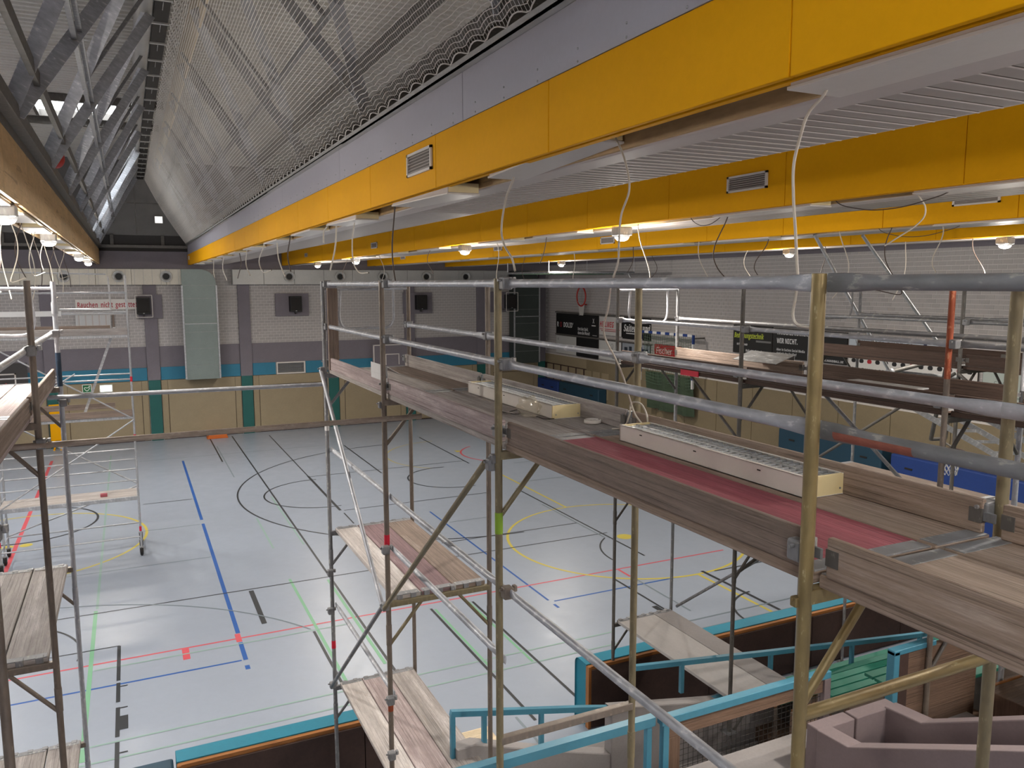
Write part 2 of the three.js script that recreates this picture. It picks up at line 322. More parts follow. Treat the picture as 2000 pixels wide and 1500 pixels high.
{ // vent in the blue band
  const g = thing('wall_vent', 'grey louvred wall vent set in the blue band between two pilasters', 'vent');
  part(g, 'frame', [box(5.88, 7.14, 2.58, 2.63, DF - 0.08, DF - 0.02, 'x'), box(5.88, 7.14, 3.07, 3.12, DF - 0.08, DF - 0.02, 'x'), box(5.88, 5.93, 2.63, 3.07, DF - 0.08, DF - 0.02, 'y'), box(7.09, 7.14, 2.63, 3.07, DF - 0.08, DF - 0.02, 'y')], M.white);
  for (let i = 0; i < 7; i++) { const m = part(g, 'slat', new THREE.BoxGeometry(1.16, 0.05, 0.012), M.steel); m.position.set(6.51, 2.67 + i * 0.06, -DF + 0.045); m.rotation.x = 0.7; }
}
// right wall: grey head band, plywood wainscot
part(wallRight, 'band', box(XR - 0.01, XR + 0.02, 7.5, 8.6, DN, DF, 'z'), M.wallGrey);
part(wallRight, 'beam', rbox(XR - 0.12, XR, 8.6, ROOF, DN, DF, 0.01, 'z'), M.wallDark);
for (let d = DN + 0.2; d < DF - 1; d += 1.88) if (!(d > 31 && d < 37)) part(wallRight, 'panel', rbox(XR - 0.03, XR + 0.02, 0.02, 3.0, d, d + 1.86, 0.006, 'z', rnd()), M.creamWall2 ?? (M.creamWall2 = plainMat(0x8b7d62, 0.06, { roughness: 0.75 })));  // creamWall darkened: the weaker light on this wall is put into the colour
part(wallRight, 'panel', box(XR - 0.02, XR + 0.02, 2.55, 3.0, 30.3, DF, 'z'), M.creamWall);
part(wallRight, 'panel', box(XR - 0.01, XR + 0.02, 0, 2.55, 30.3, DF, 'z'), M.panelDark);
for (let i = 0; i < 8; i++) part(wallRight, 'slat', rbox(XR - 0.04, XR, 1.3, 2.5, 30.7 + i * 0.76, 31.28 + i * 0.76, 0.006, 'y'), M.creamWall);

// ---------------------------------------------------------------- roof: ribbed metal deck with roof windows, most added out of view for daylight
const ceiling = struct('ceiling', null);
const HOLES = []; for (const x0 of [-7.6, -2.05, 5.2, 9.05, 12.9]) for (const d0 of [-3.4, 7.6, 16.5, 25.4]) if (x0 < -7 || d0 < 0 || (d0 > 25 && x0 < 0)) HOLES.push([x0, x0 + 2.1, d0, d0 + 2.6]);  // only the far one beside the ridge is seen; the rest add daylight
function ribs(x0, x1, d0, d1) {
  const P = 0.25, pos = [], uv = [], prof = []; for (let d = d0; d < d1 - 1e-6; d += P) prof.push([d, 0], [d + 0.09, 0], [d + 0.12, 0.07], [d + 0.22, 0.07]);
  prof.push([d1, 0]);
  for (let i = 0; i + 1 < prof.length; i++) {
    const [a, h] = prof[i], [b, k] = [Math.min(prof[i + 1][0], d1), prof[i + 1][1]], A = [x0, ROOF + h, -a], B = [x1, ROOF + h, -a], C = [x1, ROOF + k, -b], D = [x0, ROOF + k, -b];
    for (const q of [A, B, C, A, C, D]) { pos.push(...q); uv.push(q[0], q[2]); }
  }
  const g = new THREE.BufferGeometry(); g.setAttribute('position', new THREE.Float32BufferAttribute(pos, 3)); g.setAttribute('uv', new THREE.Float32BufferAttribute(uv, 2)); g.computeVertexNormals(); return g;
}
function deckBand(d0, d1) {
  const hs = HOLES.filter((h) => h[2] < d1 - 0.01 && h[3] > d0 + 0.01).sort((a, b) => a[0] - b[0]); let x = XL - 0.3;
  const put = (x0, x1) => { if (x1 - x0 < 0.05) return; part(ceiling, 'deck_sheet', ribs(x0, x1, d0, d1), M.deck); part(ceiling, 'roof_slab', box(x0, x1, ROOF + 0.06, ROOF + 0.1, d0, d1, 'x'), M.wallGrey); };
  for (const h of hs) { put(x, h[0]); x = h[1]; } put(x, XR + 0.3);
}
for (const [a, b] of [[DN - 0.3, -3.4], [-3.4, -0.8], [-0.8, 7.6], [7.6, 10.2], [10.2, 16.5], [16.5, 19.1], [19.1, 25.4], [25.4, 28], [28, DF + 0.3]]) deckBand(a, b);
HOLES.forEach(([x0, x1, d0, d1], i) => {
  const w = struct('window_' + (i + 1), null);
  part(w, 'window_frame', [box(x0 - 0.06, x0 + 0.03, ROOF - 0.06, ROOF + 0.13, d0, d1), box(x1 - 0.03, x1 + 0.06, ROOF - 0.06, ROOF + 0.13, d0, d1), box(x0, x1, ROOF - 0.06, ROOF + 0.13, d0 - 0.06, d0 + 0.03), box(x0, x1, ROOF - 0.06, ROOF + 0.13, d1 - 0.03, d1 + 0.06), box((x0 + x1) / 2 - 0.02, (x0 + x1) / 2 + 0.02, ROOF + 0.1, ROOF + 0.12, d0, d1)], M.steelDark);
  part(w, 'pane', box(x0 + 0.03, x1 - 0.03, ROOF + 0.122, ROOF + 0.13, d0 + 0.03, d1 - 0.03), M.glassPane);
});
// roof purlins under the deck
for (const d of [24.9, 28.5]) part(ceiling, 'purlin', rbox(XL, 1.2, ROOF - 0.2, ROOF - 0.01, d - 0.06, d + 0.06, 0.006, 'x'), M.steelDark);

// ---------------------------------------------------------------- ceiling strips with their yellow fascias
function vent(g, X, d0, d1, y0, y1, side = -1) {
  const f = part(g, 'vent_grille', [box(X, X + side * 0.02, y0, y0 + 0.022, d0, d1), box(X, X + side * 0.02, y1 - 0.022, y1, d0, d1), box(X, X + side * 0.02, y0, y1, d0, d0 + 0.03), box(X, X + side * 0.02, y0, y1, d1 - 0.03, d1)], M.white);
  part(f, 'grille_back', box(X, X + side * 0.002, y0, y1, d0, d1), M.grilleBack ?? (M.grilleBack = plainMat(0x7a726a, 0.05)));
  for (let i = 0; i < 6; i++) { const m = part(f, 'slat', new THREE.BoxGeometry(0.016, 0.004, d1 - d0 - 0.06), M.soffit); m.position.set(X + side * 0.01, y0 + 0.034 + i * (y1 - y0 - 0.06) / 5.4, -(d0 + d1) / 2); m.rotation.z = -side * 0.6; }
}
function strip(X, label, o) {
  const g = thing('ceiling_beam', label, 'beam'), s = o.face === 'right' ? 1 : -1, xi = X - s * 0.03, W = o.w ?? 1.41, far = DF - 0.22;
  const y0 = 7.4, y1 = o.top ?? 7.83;
  // fascia panels, 2 m long
  const st = o.face === 'right' ? 1 : 2; for (let d = 0.48 - 2 * 3; d < far; d += st) part(g, 'panel', rbox(X - 0.0, xi, y0, y1, Math.max(d, DN + 0.1) + 0.004, Math.min(d + st - 0.004, far), 0.004, 'z', rnd() * 3), o.mat ?? M.yellow);
  if (o.grey) {
    for (let d = -2 - 3.95; d < far; d += 3.95) {
      const p = part(g, 'upper_panel', rbox(X + 0.012, xi, 7.84, 8.2, Math.max(d, DN + 0.1) + 0.004, Math.min(d + 3.946, far), 0.004, 'z'), M.fasciaGrey);
      if (d > -3 && d < 14) for (let k = 0; k < 8; k++) for (const y of [7.86, 7.93]) { const r = part(p, 'rivet', new THREE.SphereGeometry(0.007, 8, 6), M.alu); r.position.set(X + 0.012, y, -(d + 0.2 + k * 0.5)); }
    }
    part(g, 'gutter', [box(X - 0.06, X + 0.2, 8.2, 8.215, DN + 0.1, far), box(X - 0.06, X - 0.045, 8.2, 8.255, DN + 0.1, far), rbox(X + 0.05, X + 0.13, 8.215, 8.33, DN + 0.1, far, 0.01)], M.duct);
  } else part(g, 'gutter', box(Math.min(X, X - s * 0.2), Math.max(X, X - s * 0.2), y1, y1 + 0.1, DN + 0.1, far), M.steelDark);
  const inX = (a, b) => [X - s * a, X - s * b];
  const bx = (a, b, ya, yb) => { const [p, q] = inX(a, b); return box(Math.min(p, q), Math.max(p, q), ya, yb, DN + 0.1, far); };
  part(g, 'slot_lining', [bx(0.03, 0.06, 7.42, 7.66), bx(0.06, 0.38, 7.66, 7.68)], M.dark);
  part(g, 'batten', bx(0.06, 0.1, y0, 7.425), o.mat ?? M.yellow);
  part(g, 'batten', bx(0.37, 0.4, 7.405, 7.66), o.batten ?? M.fasciaWood);
  if (W > 0.5) {
    part(g, 'cove', [(() => { const [p, q] = inX(0.4, 0.63); return rbox(Math.min(p, q), Math.max(p, q), 7.395, 7.47, DN + 0.1, far, 0.02); })()], M.soffit);
    let d = 0.5; const sh = M.soffitBoard, [bp, bq] = inX(0.64, W - 0.01), bead = new RoundedBoxGeometry(Math.abs(bp - bq), 0.005, 0.012, 1, 0.002);
    if (o.boards) for (; d < 9; d += 0.12) { const [p, q] = inX(0.63, W); part(g, 'soffit_board', rbox(Math.min(p, q), Math.max(p, q), 7.42, 7.44, d + 0.009, d + 0.111, 0.003, 'x', 0, 1), sh); }
    if (o.boards) for (let e = 0.5; e < 9; e += 0.12) { const m = part(g, 'bead', bead, M.soffit); m.position.copy(V((bp + bq) / 2, 7.4175, e)); }
    const pos = []; { const [p, q] = inX(0.63, W); for (let e = o.boards ? d : DN + 0.1; e < far - 0.1; e += 0.12) pos.push(box(Math.min(p, q), Math.max(p, q), 7.42, 7.44, e + 0.009, e + 0.111, 'x')); }
    const far2 = part(g, 'soffit', pos, sh); far2.userData.kind = 'stuff';
    part(g, 'soffit_back', bx(0.6, W, 7.442, 7.5), M.white);
  }
  part(g, 'side_panel', bx(W - 0.02, W, W > 0.5 ? 7.42 : 7.4, y1 + 0.35), o.grey ? M.soffit : (o.side ?? M.soffit));
  part(g, 'top_sheet', bx(0.05, W, y1 + 0.33, y1 + 0.35), M.steelDark);
  for (const v of o.vents ?? []) vent(g, X, v[0], v[1], v[2] ?? 7.57, v[3] ?? 7.76, s);
  return g;
}
strip(2.39, 'yellow fascia beam under the safety net with a lilac grey upper band and white board soffit', { grey: true, boards: true, vents: [[6.55, 7.2, 7.56, 7.76], [35.6, 35.9, 7.6, 7.76]] });
strip(6.25, 'second yellow beam from the safety net with a white framed vent and hanging lamps below', { top: 8.02, vents: [[6.73, 7.37, 7.61, 7.79], [21.6, 22.2, 7.57, 7.73], [31, 31.5, 7.62, 7.76]] });
strip(10.1, 'third yellow beam from the safety net with an oblong vent near the orange red scaffold post', { top: 8.02, vents: [[6.71, 7.37, 7.61, 7.77], [15.7, 16.3, 7.5, 7.66], [21.8, 22.4, 7.57, 7.73], [31, 31.6, 7.57, 7.73]] });
strip(13.93, 'yellow beam next to the white brick side wall, the farthest of the four', { top: 8.02 });
strip(-0.92, 'timber coloured fascia beam below the open roof truss with a row of lamps underneath', { face: 'right', w: 0.42, mat: M.fasciaWood, top: 8.02, side: M.fasciaWood });

const NTH = ['first', 'second', 'third', 'fourth', 'fifth', 'sixth', 'seventh', 'eighth', 'ninth'];
// ceiling light fittings still in their slots (and gaps where they are gone)
function ceilingFitting(X, s, d0, d1, tilt, label, group) {
  const g = thing('ceiling_light_fitting', label, 'light fitting', group), x0 = X - s * 0.075, x1 = X - s * 0.355, a = Math.min(x0, x1), b = Math.max(x0, x1);
  part(g, 'housing', rbox(a, b, 7.385, 7.47, d0, d1, 0.006), M.soffit);
  part(g, 'cover_plate', rbox(a - 0.008, b + 0.008, 7.372, 7.386, d0 - 0.01, d1 + 0.01, 0.003), M.white);
  part(g, 'end_plate', box(a + 0.005, b - 0.005, 7.39, 7.468, d0 - 0.012, d0, 'x'), M.cream);
  if (tilt) { for (const k of g.children) { k.geometry.translate(0, -7.4, d1); k.geometry.rotateX(tilt); k.geometry.translate(0, 7.4, -d1); } }
}
[[1.2, 2.55, 0, 'white ceiling light fitting closest to the viewer under the yellow beam'], [4.2, 5.55, -0.045, 'white ceiling light fitting hanging down at one end beside a loose cable'], [6.4, 7.95, 0.02, 'white ceiling light fitting below the louvred vent of the yellow beam'], [9.4, 10.9, 0.02, 'fourth white ceiling light fitting along the underside of the yellow beam']].forEach((f) => ceilingFitting(2.39, -1, f[0], f[1], f[2], f[3]));
[[12, 13.5], [14.9, 16.4], [18, 19.5], [21, 22.5], [24, 25.5], [27, 28.5], [30, 31.5], [33, 34.5]].forEach(([d0, d1], i) => ceilingFitting(2.39, -1, d0, d1, 0, NTH[i] + ' of the small distant white fittings under the first yellow beam from the near side', 'distant light fittings under the first yellow beam'));
for (const X of [6.25, 10.1]) [3.5, 6.2, 10.9, 13.3, 17, 20, 23, 26].forEach((d0, i) => ceilingFitting(X, -1, d0, d0 + 1.5, 0, NTH[i] + ' white ceiling fitting from the near end along the bottom of the ' + (X < 8 ? 'second' : 'third') + ' yellow beam', X < 8 ? 'light fittings under the second yellow beam' : 'light fittings under the third yellow beam'));
[8.2, 10.6, 13, 16.2, 19, 22, 25, 28, 31].forEach((d0, i) => ceilingFitting(-0.92, 1, d0, d0 + 1.35, 0, NTH[i] + ' white panel fitting from the near end beneath the timber coloured beam', 'panel fittings under the timber beam'));

// high-bay lamps
function lamp(x, d, label, group) {
  const g = thing('hall_lamp', label, 'lamp', group);
  part(g, 'housing', rbox(x - 0.11, x + 0.11, 7.27, 7.39, d - 0.11, d + 0.11, 0.015), M.steel);
  const rim = new THREE.CylinderGeometry(0.12, 0.105, 0.035, 28); part(g, 'rim', rim.translate(x, 7.26, -d), M.alu);
  const gl = new THREE.SphereGeometry(0.098, 24, 8, 0, Math.PI * 2, Math.PI / 2, Math.PI / 2).scale(1, 0.5, 1); part(g, 'glass', gl.translate(x, 7.243, -d), M.glow);
  const l = new THREE.PointLight(0xfff6ea, LAMP * 0.24, 0, 2); l.position.set(x, 7.06, -d); l.castShadow = true; l.shadow.radius = 5; scene.add(l);
  const sp = new THREE.SpotLight(0xfff6ea, LAMP * 0.88, 0, 1.42, 0.5, 2); sp.position.set(x, 7.1, -d); sp.target.position.set(x, 0, -d); sp.castShadow = true; sp.shadow.radius = 5; scene.add(sp, sp.target);
}
for (const d of [9.8, 15.72, 24.6, 30.1]) lamp(6.42, d, { 9.8: 'round hall lamp hanging under the second yellow beam beside a thick pale cable', 15.72: 'round hall lamp second from the near end under the second yellow beam' }[d] ?? (d < 27 ? 'small lit hall lamp far off under the second yellow beam, third in the row' : 'tiny lit hall lamp at the far end of the second yellow beam'), d > 20 ? 'far lamps under the second yellow beam' : undefined);
for (const d of [9.3, 14.5, 25.6]) lamp(14.2, d, { 9.3: 'lit round lamp below the beam nearest the brick wall, above the orange red scaffold post', 14.5: 'lit round lamp below the wall-side yellow beam, middle one of three', 25.6: 'lit round lamp below the wall-side yellow beam, farthest one of three' }[d]);
for (const d of [9.54, 14.65, 23.6, 29.2]) lamp(-1.06, d, { 9.54: 'glowing lamp at the near end of the timber beam underside', 14.65: 'second glowing lamp along the timber beam underside' }[d] ?? (d < 27 ? 'third glowing lamp along the timber beam underside, far off' : 'last tiny glowing lamp at the far end of the timber beam underside'), d > 20 ? 'far lamps under the timber beam' : undefined);
for (const [x, d] of [[6.42, 2.4], [2.62, -2.8], [6.42, -4.5], [10.3, 2.4], [14.2, -1.5], [-1.06, -2.5], [-5, 10], [-5, 18], [-5, 27]]) lamp(x, d, 'added hall lamp out of view that brightens the hall', 'added lamps out of view');  // unseen lamps added to light the near area and the left side

// ---------------------------------------------------------------- roof trusses on both slopes, ridge, safety net
const LB = new THREE.Vector3(-0.9, 8.14, 0), LT = new THREE.Vector3(0.55, 10.82, 0), RB = new THREE.Vector3(2.44, 8.36, 0), RT = new THREE.Vector3(1.0, 10.9, 0);
function truss(B, T, label) {
  const g = thing('roof_truss', label, 'truss'), at = (s, d) => B.clone().lerp(T, s).setZ(-d), n = new THREE.Vector3().crossVectors(T.clone().sub(B), ZZ).normalize();
  for (const [s, w] of [[0.02, 0.12], [0.16, 0.05], [0.38, 0.03]]) {
    if (s > 0.3) for (const o of [-0.05, 0.05]) part(g, 'chord', bar(at(s, -2).addScaledVector(n, 0.04).add(new THREE.Vector3(o * 0.5, o, 0)), at(s, DF - 0.3).addScaledVector(n, 0.04).add(new THREE.Vector3(o * 0.5, o, 0)), 0.05, 0.035), M.galvDark);
    else part(g, 'chord', bar(at(s, -2), at(s, DF - 0.3), w, 0.14), M.steelDark);
  }
  for (let k = -1; k < 10; k++) {
    const d = 9 + 3.6 * (k - 1);
    for (const [a, b, o] of [[d, d + 1.8, 0.03], [d, d - 1.8, -0.03]]) if (Math.max(a, b) < DF && Math.min(a, b) > -1) {
      part(g, 'diagonal', [bar(at(0.02, a).addScaledVector(n, o), at(1, b).addScaledVector(n, o), 0.012, 0.15, n), bar(at(0.02, a + 0.07).addScaledVector(n, o + 0.03), at(1, b + 0.07).addScaledVector(n, o + 0.03), 0.05, 0.012, n)], M.galv);
      if (o > 0) part(g, 'diagonal', bar(at(0.38, (a * 0.62 + b * 0.38) - 0.9).addScaledVector(n, -o * 2), at(1, b - 0.9).addScaledVector(n, -o * 2), 0.05, 0.05, n), M.galvDark);
    }
  }
  return g;
}
truss(LB, LT, 'galvanised lattice truss on the open slope above the timber coloured beam');
truss(RB.clone().add(new THREE.Vector3(0.12, 0.1, 0)), RT.clone().add(new THREE.Vector3(0.25, 0.1, 0)), 'lattice truss seen through the white safety net');
{
  const g = thing('ridge_beam', 'round ridge beam with a row of dark boxes between pale crossbars along the roof peak', 'beam');
  part(g, 'round_beam', tube(V(0.5, 10.98, DN + 0.2), V(0.5, 10.98, DF - 0.05), 0.15, 24), M.duct);
  for (let d = 0.3; d < DF - 1.2; d += 1.22) {
    const p = part(g, 'dark_box', rbox(0.63, 0.86, 10.86, 11.0, d + 0.04, d + 1.18, 0.008), M.dark);
    part(p, 'crossbar', rbox(0.61, 0.88, 10.835, 10.87, d - 0.03, d + 0.03, 0.006), M.duct);
    part(p, 'rod', tube(V(0.75, 10.85, d + 0.1), V(0.75, 10.85, d + 0.5), 0.006, 6), M.steel);
  }
  part(g, 'upstand', box(1.3, 1.33, 10.75, ROOF, DN + 0.2, DF - 0.05), M.upstand ?? (M.upstand = plainMat(0xd8c7a8, 0.04, { roughness: 0.7 })));
}
{
  const g = thing('safety_net', 'white knotted safety net stretched along the roof slope with a scalloped edge', 'net');
  const B = new THREE.Vector3(2.33, 8.25, 0), T = new THREE.Vector3(0.88, 10.84, 0), L = B.distanceTo(T), n = new THREE.Vector3().crossVectors(T.clone().sub(B), ZZ).normalize(), SCP = 0.33;
  const P = (s, d) => {                     // s metres up from the lower edge; scallops between the ties
    const ph = Math.abs(Math.sin(Math.PI * d / SCP)), low = 0.05 * ph * Math.exp(-s / 0.22), top = -0.05 * ph * Math.exp(-(L - s) / 0.2), sag = 0.07 * Math.sin(Math.PI * s / L) * (0.6 + 0.4 * Math.sin(d * 0.9));
    const v = B.clone().lerp(T, (s + low + top) / L).addScaledVector(n, n.y < 0 ? sag : -sag); v.z = -d; return v;
  };
  const D0 = 2.2, D1 = DF - 0.5, pos = [];
  const prism = (pts, r) => {
    let prev = null; for (let i = 0; i < pts.length; i++) {
      const a = pts[Math.max(0, i - 1)], b = pts[Math.min(pts.length - 1, i + 1)], dir = b.clone().sub(a).normalize(), u = new THREE.Vector3().crossVectors(dir, n).normalize();
      const ring = [0, 1, 2].map((k) => pts[i].clone().addScaledVector(u, r * Math.cos(k * 2.094)).addScaledVector(n, r * Math.sin(k * 2.094)));
      if (prev) for (let k = 0; k < 3; k++) { const q = (k + 1) % 3; for (const w of [prev[k], ring[k], ring[q], prev[k], ring[q], prev[q]]) pos.push(w.x, w.y, w.z); }
      prev = ring;
    }
  };
  const N = Math.round(L / 0.046);
  for (let i = 1; i < N; i++) { const s = L * i / N, pts = [], step = Math.min(s, L - s) < 0.6 ? 0.075 : 0.3; for (let d = D0; d <= D1; d += step) pts.push(P(s, d)); prism(pts, 0.0034); }
  const mk = () => { const q = new THREE.BufferGeometry(); q.setAttribute('position', new THREE.Float32BufferAttribute(pos.splice(0), 3)); q.computeVertexNormals(); q.setAttribute('uv', new THREE.Float32BufferAttribute(new Float32Array(q.attributes.position.count * 2), 2)); return q; };
  for (let d = D0; d <= D1; d += 0.046) { const pts = []; for (const t of [0, 0.03, 0.07, 0.14, 0.25, 0.4, 0.55, 0.7, 0.85, 0.94, 1]) pts.push(P(L * t, d)); prism(pts, 0.0021); }
  const nt = part(g, 'netting', mk(), M.net); nt.userData.kind = 'stuff';
  for (const s of [0, L]) { const pts = []; for (let d = D0; d <= D1; d += 0.05) pts.push(P(s, d)); prism(pts, 0.006); part(g, 'edge_rope', mk(), M.net); }
  const hk = []; for (let d = Math.ceil(D0 / SCP) * SCP; d < 15; d += SCP) { const q = P(0, d); hk.push(bar(q, q.clone().add(new THREE.Vector3(0.045, -0.035, 0)), 0.007, 0.012)); }
  hk.forEach((h) => part(g, 'hook', h, M.alu));
}
single('red_ball', 'small red ball caught in the roof truss above the timber beam', 'ball', new THREE.SphereGeometry(0.14, 24, 16).scale(0.85, 1, 0.85).translate(-0.8, 8.36, -13.2), M.red);
{
  const g = thing('exit_light', 'lit white square sign high on the dark gable under the roof peak', 'sign');
  part(g, 'housing', rbox(1.2, 1.52, 9.1, 9.4, DF - 0.12, DF - 0.05, 0.01), M.white);
  part(g, 'glowing_face', rbox(1.22, 1.5, 9.12, 9.38, DF - 0.128, DF - 0.118, 0.004), glowMat(0xffffff, 1.6));
}
// ---------------------------------------------------------------- far wall: ducts, loudspeakers, signs
{
  const g = thing('supply_duct', 'long pale sheet metal air duct with round outlets along the top of the far wall', 'duct');
  for (let x = XL + 0.1, i = 0; x < 16; x += 1.3, i++) { if (x > 1.9 && x < 3.2) continue; part(g, 'panel', rbox(x + 0.004, x + 1.296, 6.58, 7.22, DF - 0.62, DF - 0.14, 0.01, 'x'), i < 9 ? M.ductWhite : M.duct); }
  for (let i = 0; i < 13; i++) part(g, 'seam', rbox(-2 + i * 0.33, -1.985 + i * 0.33, 6.58, 7.22, DF - 0.63, DF - 0.6, 0.003, 'y'), M.duct);
  for (const x of [-2.2, -0.26, 1.5, 6.48, 8.73, 10.71, 12.83, 14.84]) {
    const o = part(g, 'outlet', new THREE.LatheGeometry([[0.13, 0], [0.2, 0], [0.2, 0.05], [0.235, 0.07], [0.235, 0.1], [0.17, 0.1], [0.13, 0.03]].map((q) => new THREE.Vector2(...q)), 28).rotateX(Math.PI / 2), M.duct); o.position.copy(V(x, 6.92, DF - 0.62));
    part(o, 'throat', new THREE.CylinderGeometry(0.135, 0.135, 0.02, 24).rotateX(Math.PI / 2).translate(0, 0, 0.012), M.black);
  }
}
function bigDuct(x0, x1, label, m) {
  const g = thing('vertical_duct', label, 'duct'), sh = new THREE.Shape(); const d0 = DF - 0.75, d1 = DF - 0.14;
  sh.moveTo(x0, 2.6); sh.lineTo(x0, 7.22); sh.lineTo(x1 - 0.7, 7.22); sh.quadraticCurveTo(x1, 7.22, x1, 6.5); sh.lineTo(x1, 2.6); sh.closePath();
  const e = new THREE.ExtrudeGeometry(sh, { depth: d1 - d0, bevelEnabled: false, curveSegments: 12 }); e.translate(0, 0, -d1); part(g, 'duct_body', metric(e, 'y'), m);
  for (const y of [3.2, 3.9, 4.6, 5.3, 6.0, 6.55]) part(g, 'crease', rbox(x0 + 0.03, x1 - 0.03, y, y + 0.012, d0 - 0.006, d0 + 0.004, 0.002, 'x'), M.steel);
  for (const x of [x0, x1]) part(g, 'flange', rbox(x - 0.035, x + 0.035, 2.62, 6.55, d0 - 0.03, d0 + 0.03, 0.006, 'y'), M.alu);
  part(g, 'flange', rbox(x0 - 0.02, x1 + 0.02, 4.93, 4.97, d0 - 0.03, d0 + 0.02, 0.006, 'x'), M.alu);
}
bigDuct(2.07, 3.42, 'wide galvanised air duct coming down the far wall with a rounded top corner', plainMat(0x8b9794, 0.05, { roughness: 0.45, metalness: 0.35 }));
bigDuct(17.4, 18.8, 'dark wide air duct on the far wall close to the corner with the banner wall', plainMat(0x4d5653, 0.06, { roughness: 0.5, metalness: 0.3 }));
const spk = [[0.59, 'black loudspeaker in a pale frame beside the red lettered no smoking sign'], [6.77, 'black loudspeaker on the brick wall above the blue band vent'], [12.67, 'black loudspeaker on the far wall seen behind the scaffold end frame'], [17.05, 'black loudspeaker in a white frame near the hall corner']];
for (const [x, label] of spk) {
  const g = thing('loudspeaker', label, 'loudspeaker');
  const d = x > 17 ? DF - 1.2 : DF - 0.45;
  part(g, 'cabinet', rbox(x - 0.26, x + 0.26, 5.37, 6.06, d, d + 0.35, 0.02), M.black);
  part(g, 'grille', rbox(x - 0.22, x + 0.22, 5.45, 6.0, d - 0.012, d + 0.01, 0.01), M.dark);
  part(g, 'badge', rbox(x - 0.03, x + 0.03, 5.4, 5.425, d - 0.008, d + 0.002, 0.003), M.alu);
  part(g, 'bracket', [box(x - 0.03, x + 0.03, 5.28, 5.37, d + 0.14, d + 0.2), box(x - 0.03, x + 0.03, 5.28, 5.32, d + 0.14, DF + 0.01)], M.steelDark);
  const fx0 = x < 1 ? x - 0.2 : x - 0.85, fx1 = x < 1 ? x + 0.72 : x + 0.62;
  part(g, 'back_panel', rbox(fx0, fx1, 5.18, 6.18, DF - 0.12, DF - 0.06, 0.01), M.wallGrey);
  if (x < 1 || x > 17) part(g, 'frame', [tube(V(x - 0.3, 5.25, d + 0.02), V(x - 0.3, 6.15, d + 0.02), 0.015, 8), tube(V(x + 0.33, 5.25, d + 0.02), V(x + 0.33, 6.15, d + 0.02), 0.015, 8), tube(V(x - 0.3, 6.15, d + 0.02), V(x + 0.33, 6.15, d + 0.02), 0.015, 8), tube(V(x - 0.3, 5.25, d + 0.02), V(x + 0.33, 5.25, d + 0.02), 0.015, 8)], M.white);
}
// flat print on a board: plane facing the viewer (far wall) or facing into the hall (right wall)
function farSign(name, label, cat, x0, x1, y0, y1, d, draw, frame, o = {}) {
  const g = thing(name, label, cat), m = canvasMat(Math.round((x1 - x0) * (o.ppm ?? 320)), Math.round((y1 - y0) * (o.ppm ?? 320)), draw, o.mat);
  part(g, 'board', rbox(x0, x1, y0, y1, d - 0.03, d, 0.004), frame);
  part(g, 'print', new THREE.PlaneGeometry(x1 - x0 - 0.012, y1 - y0 - 0.012).translate((x0 + x1) / 2, (y0 + y1) / 2, -d + 0.032), m); return g;
}
farSign('warning_sign', 'long white sign reading Rauchen nicht gestattet in red letters', 'sign', -1.9, 0.36, 5.57, 6.0, DF - 0.06, (c, w, h) => { c.fillStyle = '#d9d4cf'; c.fillRect(0, 0, w, h); c.fillStyle = '#a4182c'; c.font = `bold ${h * 0.66}px sans-serif`; c.textBaseline = 'middle'; c.setTransform(0.8, 0, 0, 1.05, 0, 0); c.fillText('Rauchen  nicht  gestattet', w * 0.03, h * 0.5, w * 1.22); }, M.white);
farSign('first_aid_sign', 'green square sign with a white heart for the defibrillator', 'sign', -1.86, -1.52, 2.2, 2.54, DF - 0.06, (c, w, h) => { c.fillStyle = '#e8eee8'; c.fillRect(0, 0, w, h); c.fillStyle = '#146b3c'; c.fillRect(w * 0.06, h * 0.06, w * 0.88, h * 0.88); c.strokeStyle = '#e8f2ea'; c.lineWidth = w * 0.08; c.beginPath(); c.moveTo(w * 0.5, h * 0.8); c.bezierCurveTo(w * 0.05, h * 0.5, w * 0.22, h * 0.22, w * 0.5, h * 0.42); c.bezierCurveTo(w * 0.78, h * 0.22, w * 0.95, h * 0.5, w * 0.5, h * 0.8); c.stroke(); c.beginPath(); c.moveTo(w * 0.78, h * 0.12); c.lineTo(w * 0.78, h * 0.32); c.moveTo(w * 0.68, h * 0.22); c.lineTo(w * 0.88, h * 0.22); c.lineWidth = w * 0.06; c.stroke(); }, M.white);
{
  const g = thing('exit_lamp', 'bright greenish white emergency exit lamp above the doors behind the rolling tower', 'lamp');
  part(g, 'housing', rbox(-1.24, -0.74, 2.19, 2.5, DF - 0.14, DF - 0.05, 0.01), M.white);
  part(g, 'glowing_face', rbox(-1.2, -0.78, 2.22, 2.47, DF - 0.15, DF - 0.138, 0.004), glowMat(0xdfffe0, 4));
}
{
  const g = thing('slatted_board', 'white slatted board hung on the brick wall below the no smoking sign', 'board');
  for (let i = 0; i < 26; i++) part(g, 'slat', rbox(-1.93 + i * 0.049, -1.885 + i * 0.049, 4.72, 5.36, DF - 0.09, DF - 0.05 + (i % 2) * 0.01, 0.004, 'y', 0, 1), i % 5 === 2 ? M.soffit : M.tapeWhite);
  part(g, 'edge_post', rbox(-0.6, -0.53, 4.72, 5.36, DF - 0.1, DF - 0.04, 0.005, 'y'), M.woodBrown);
}
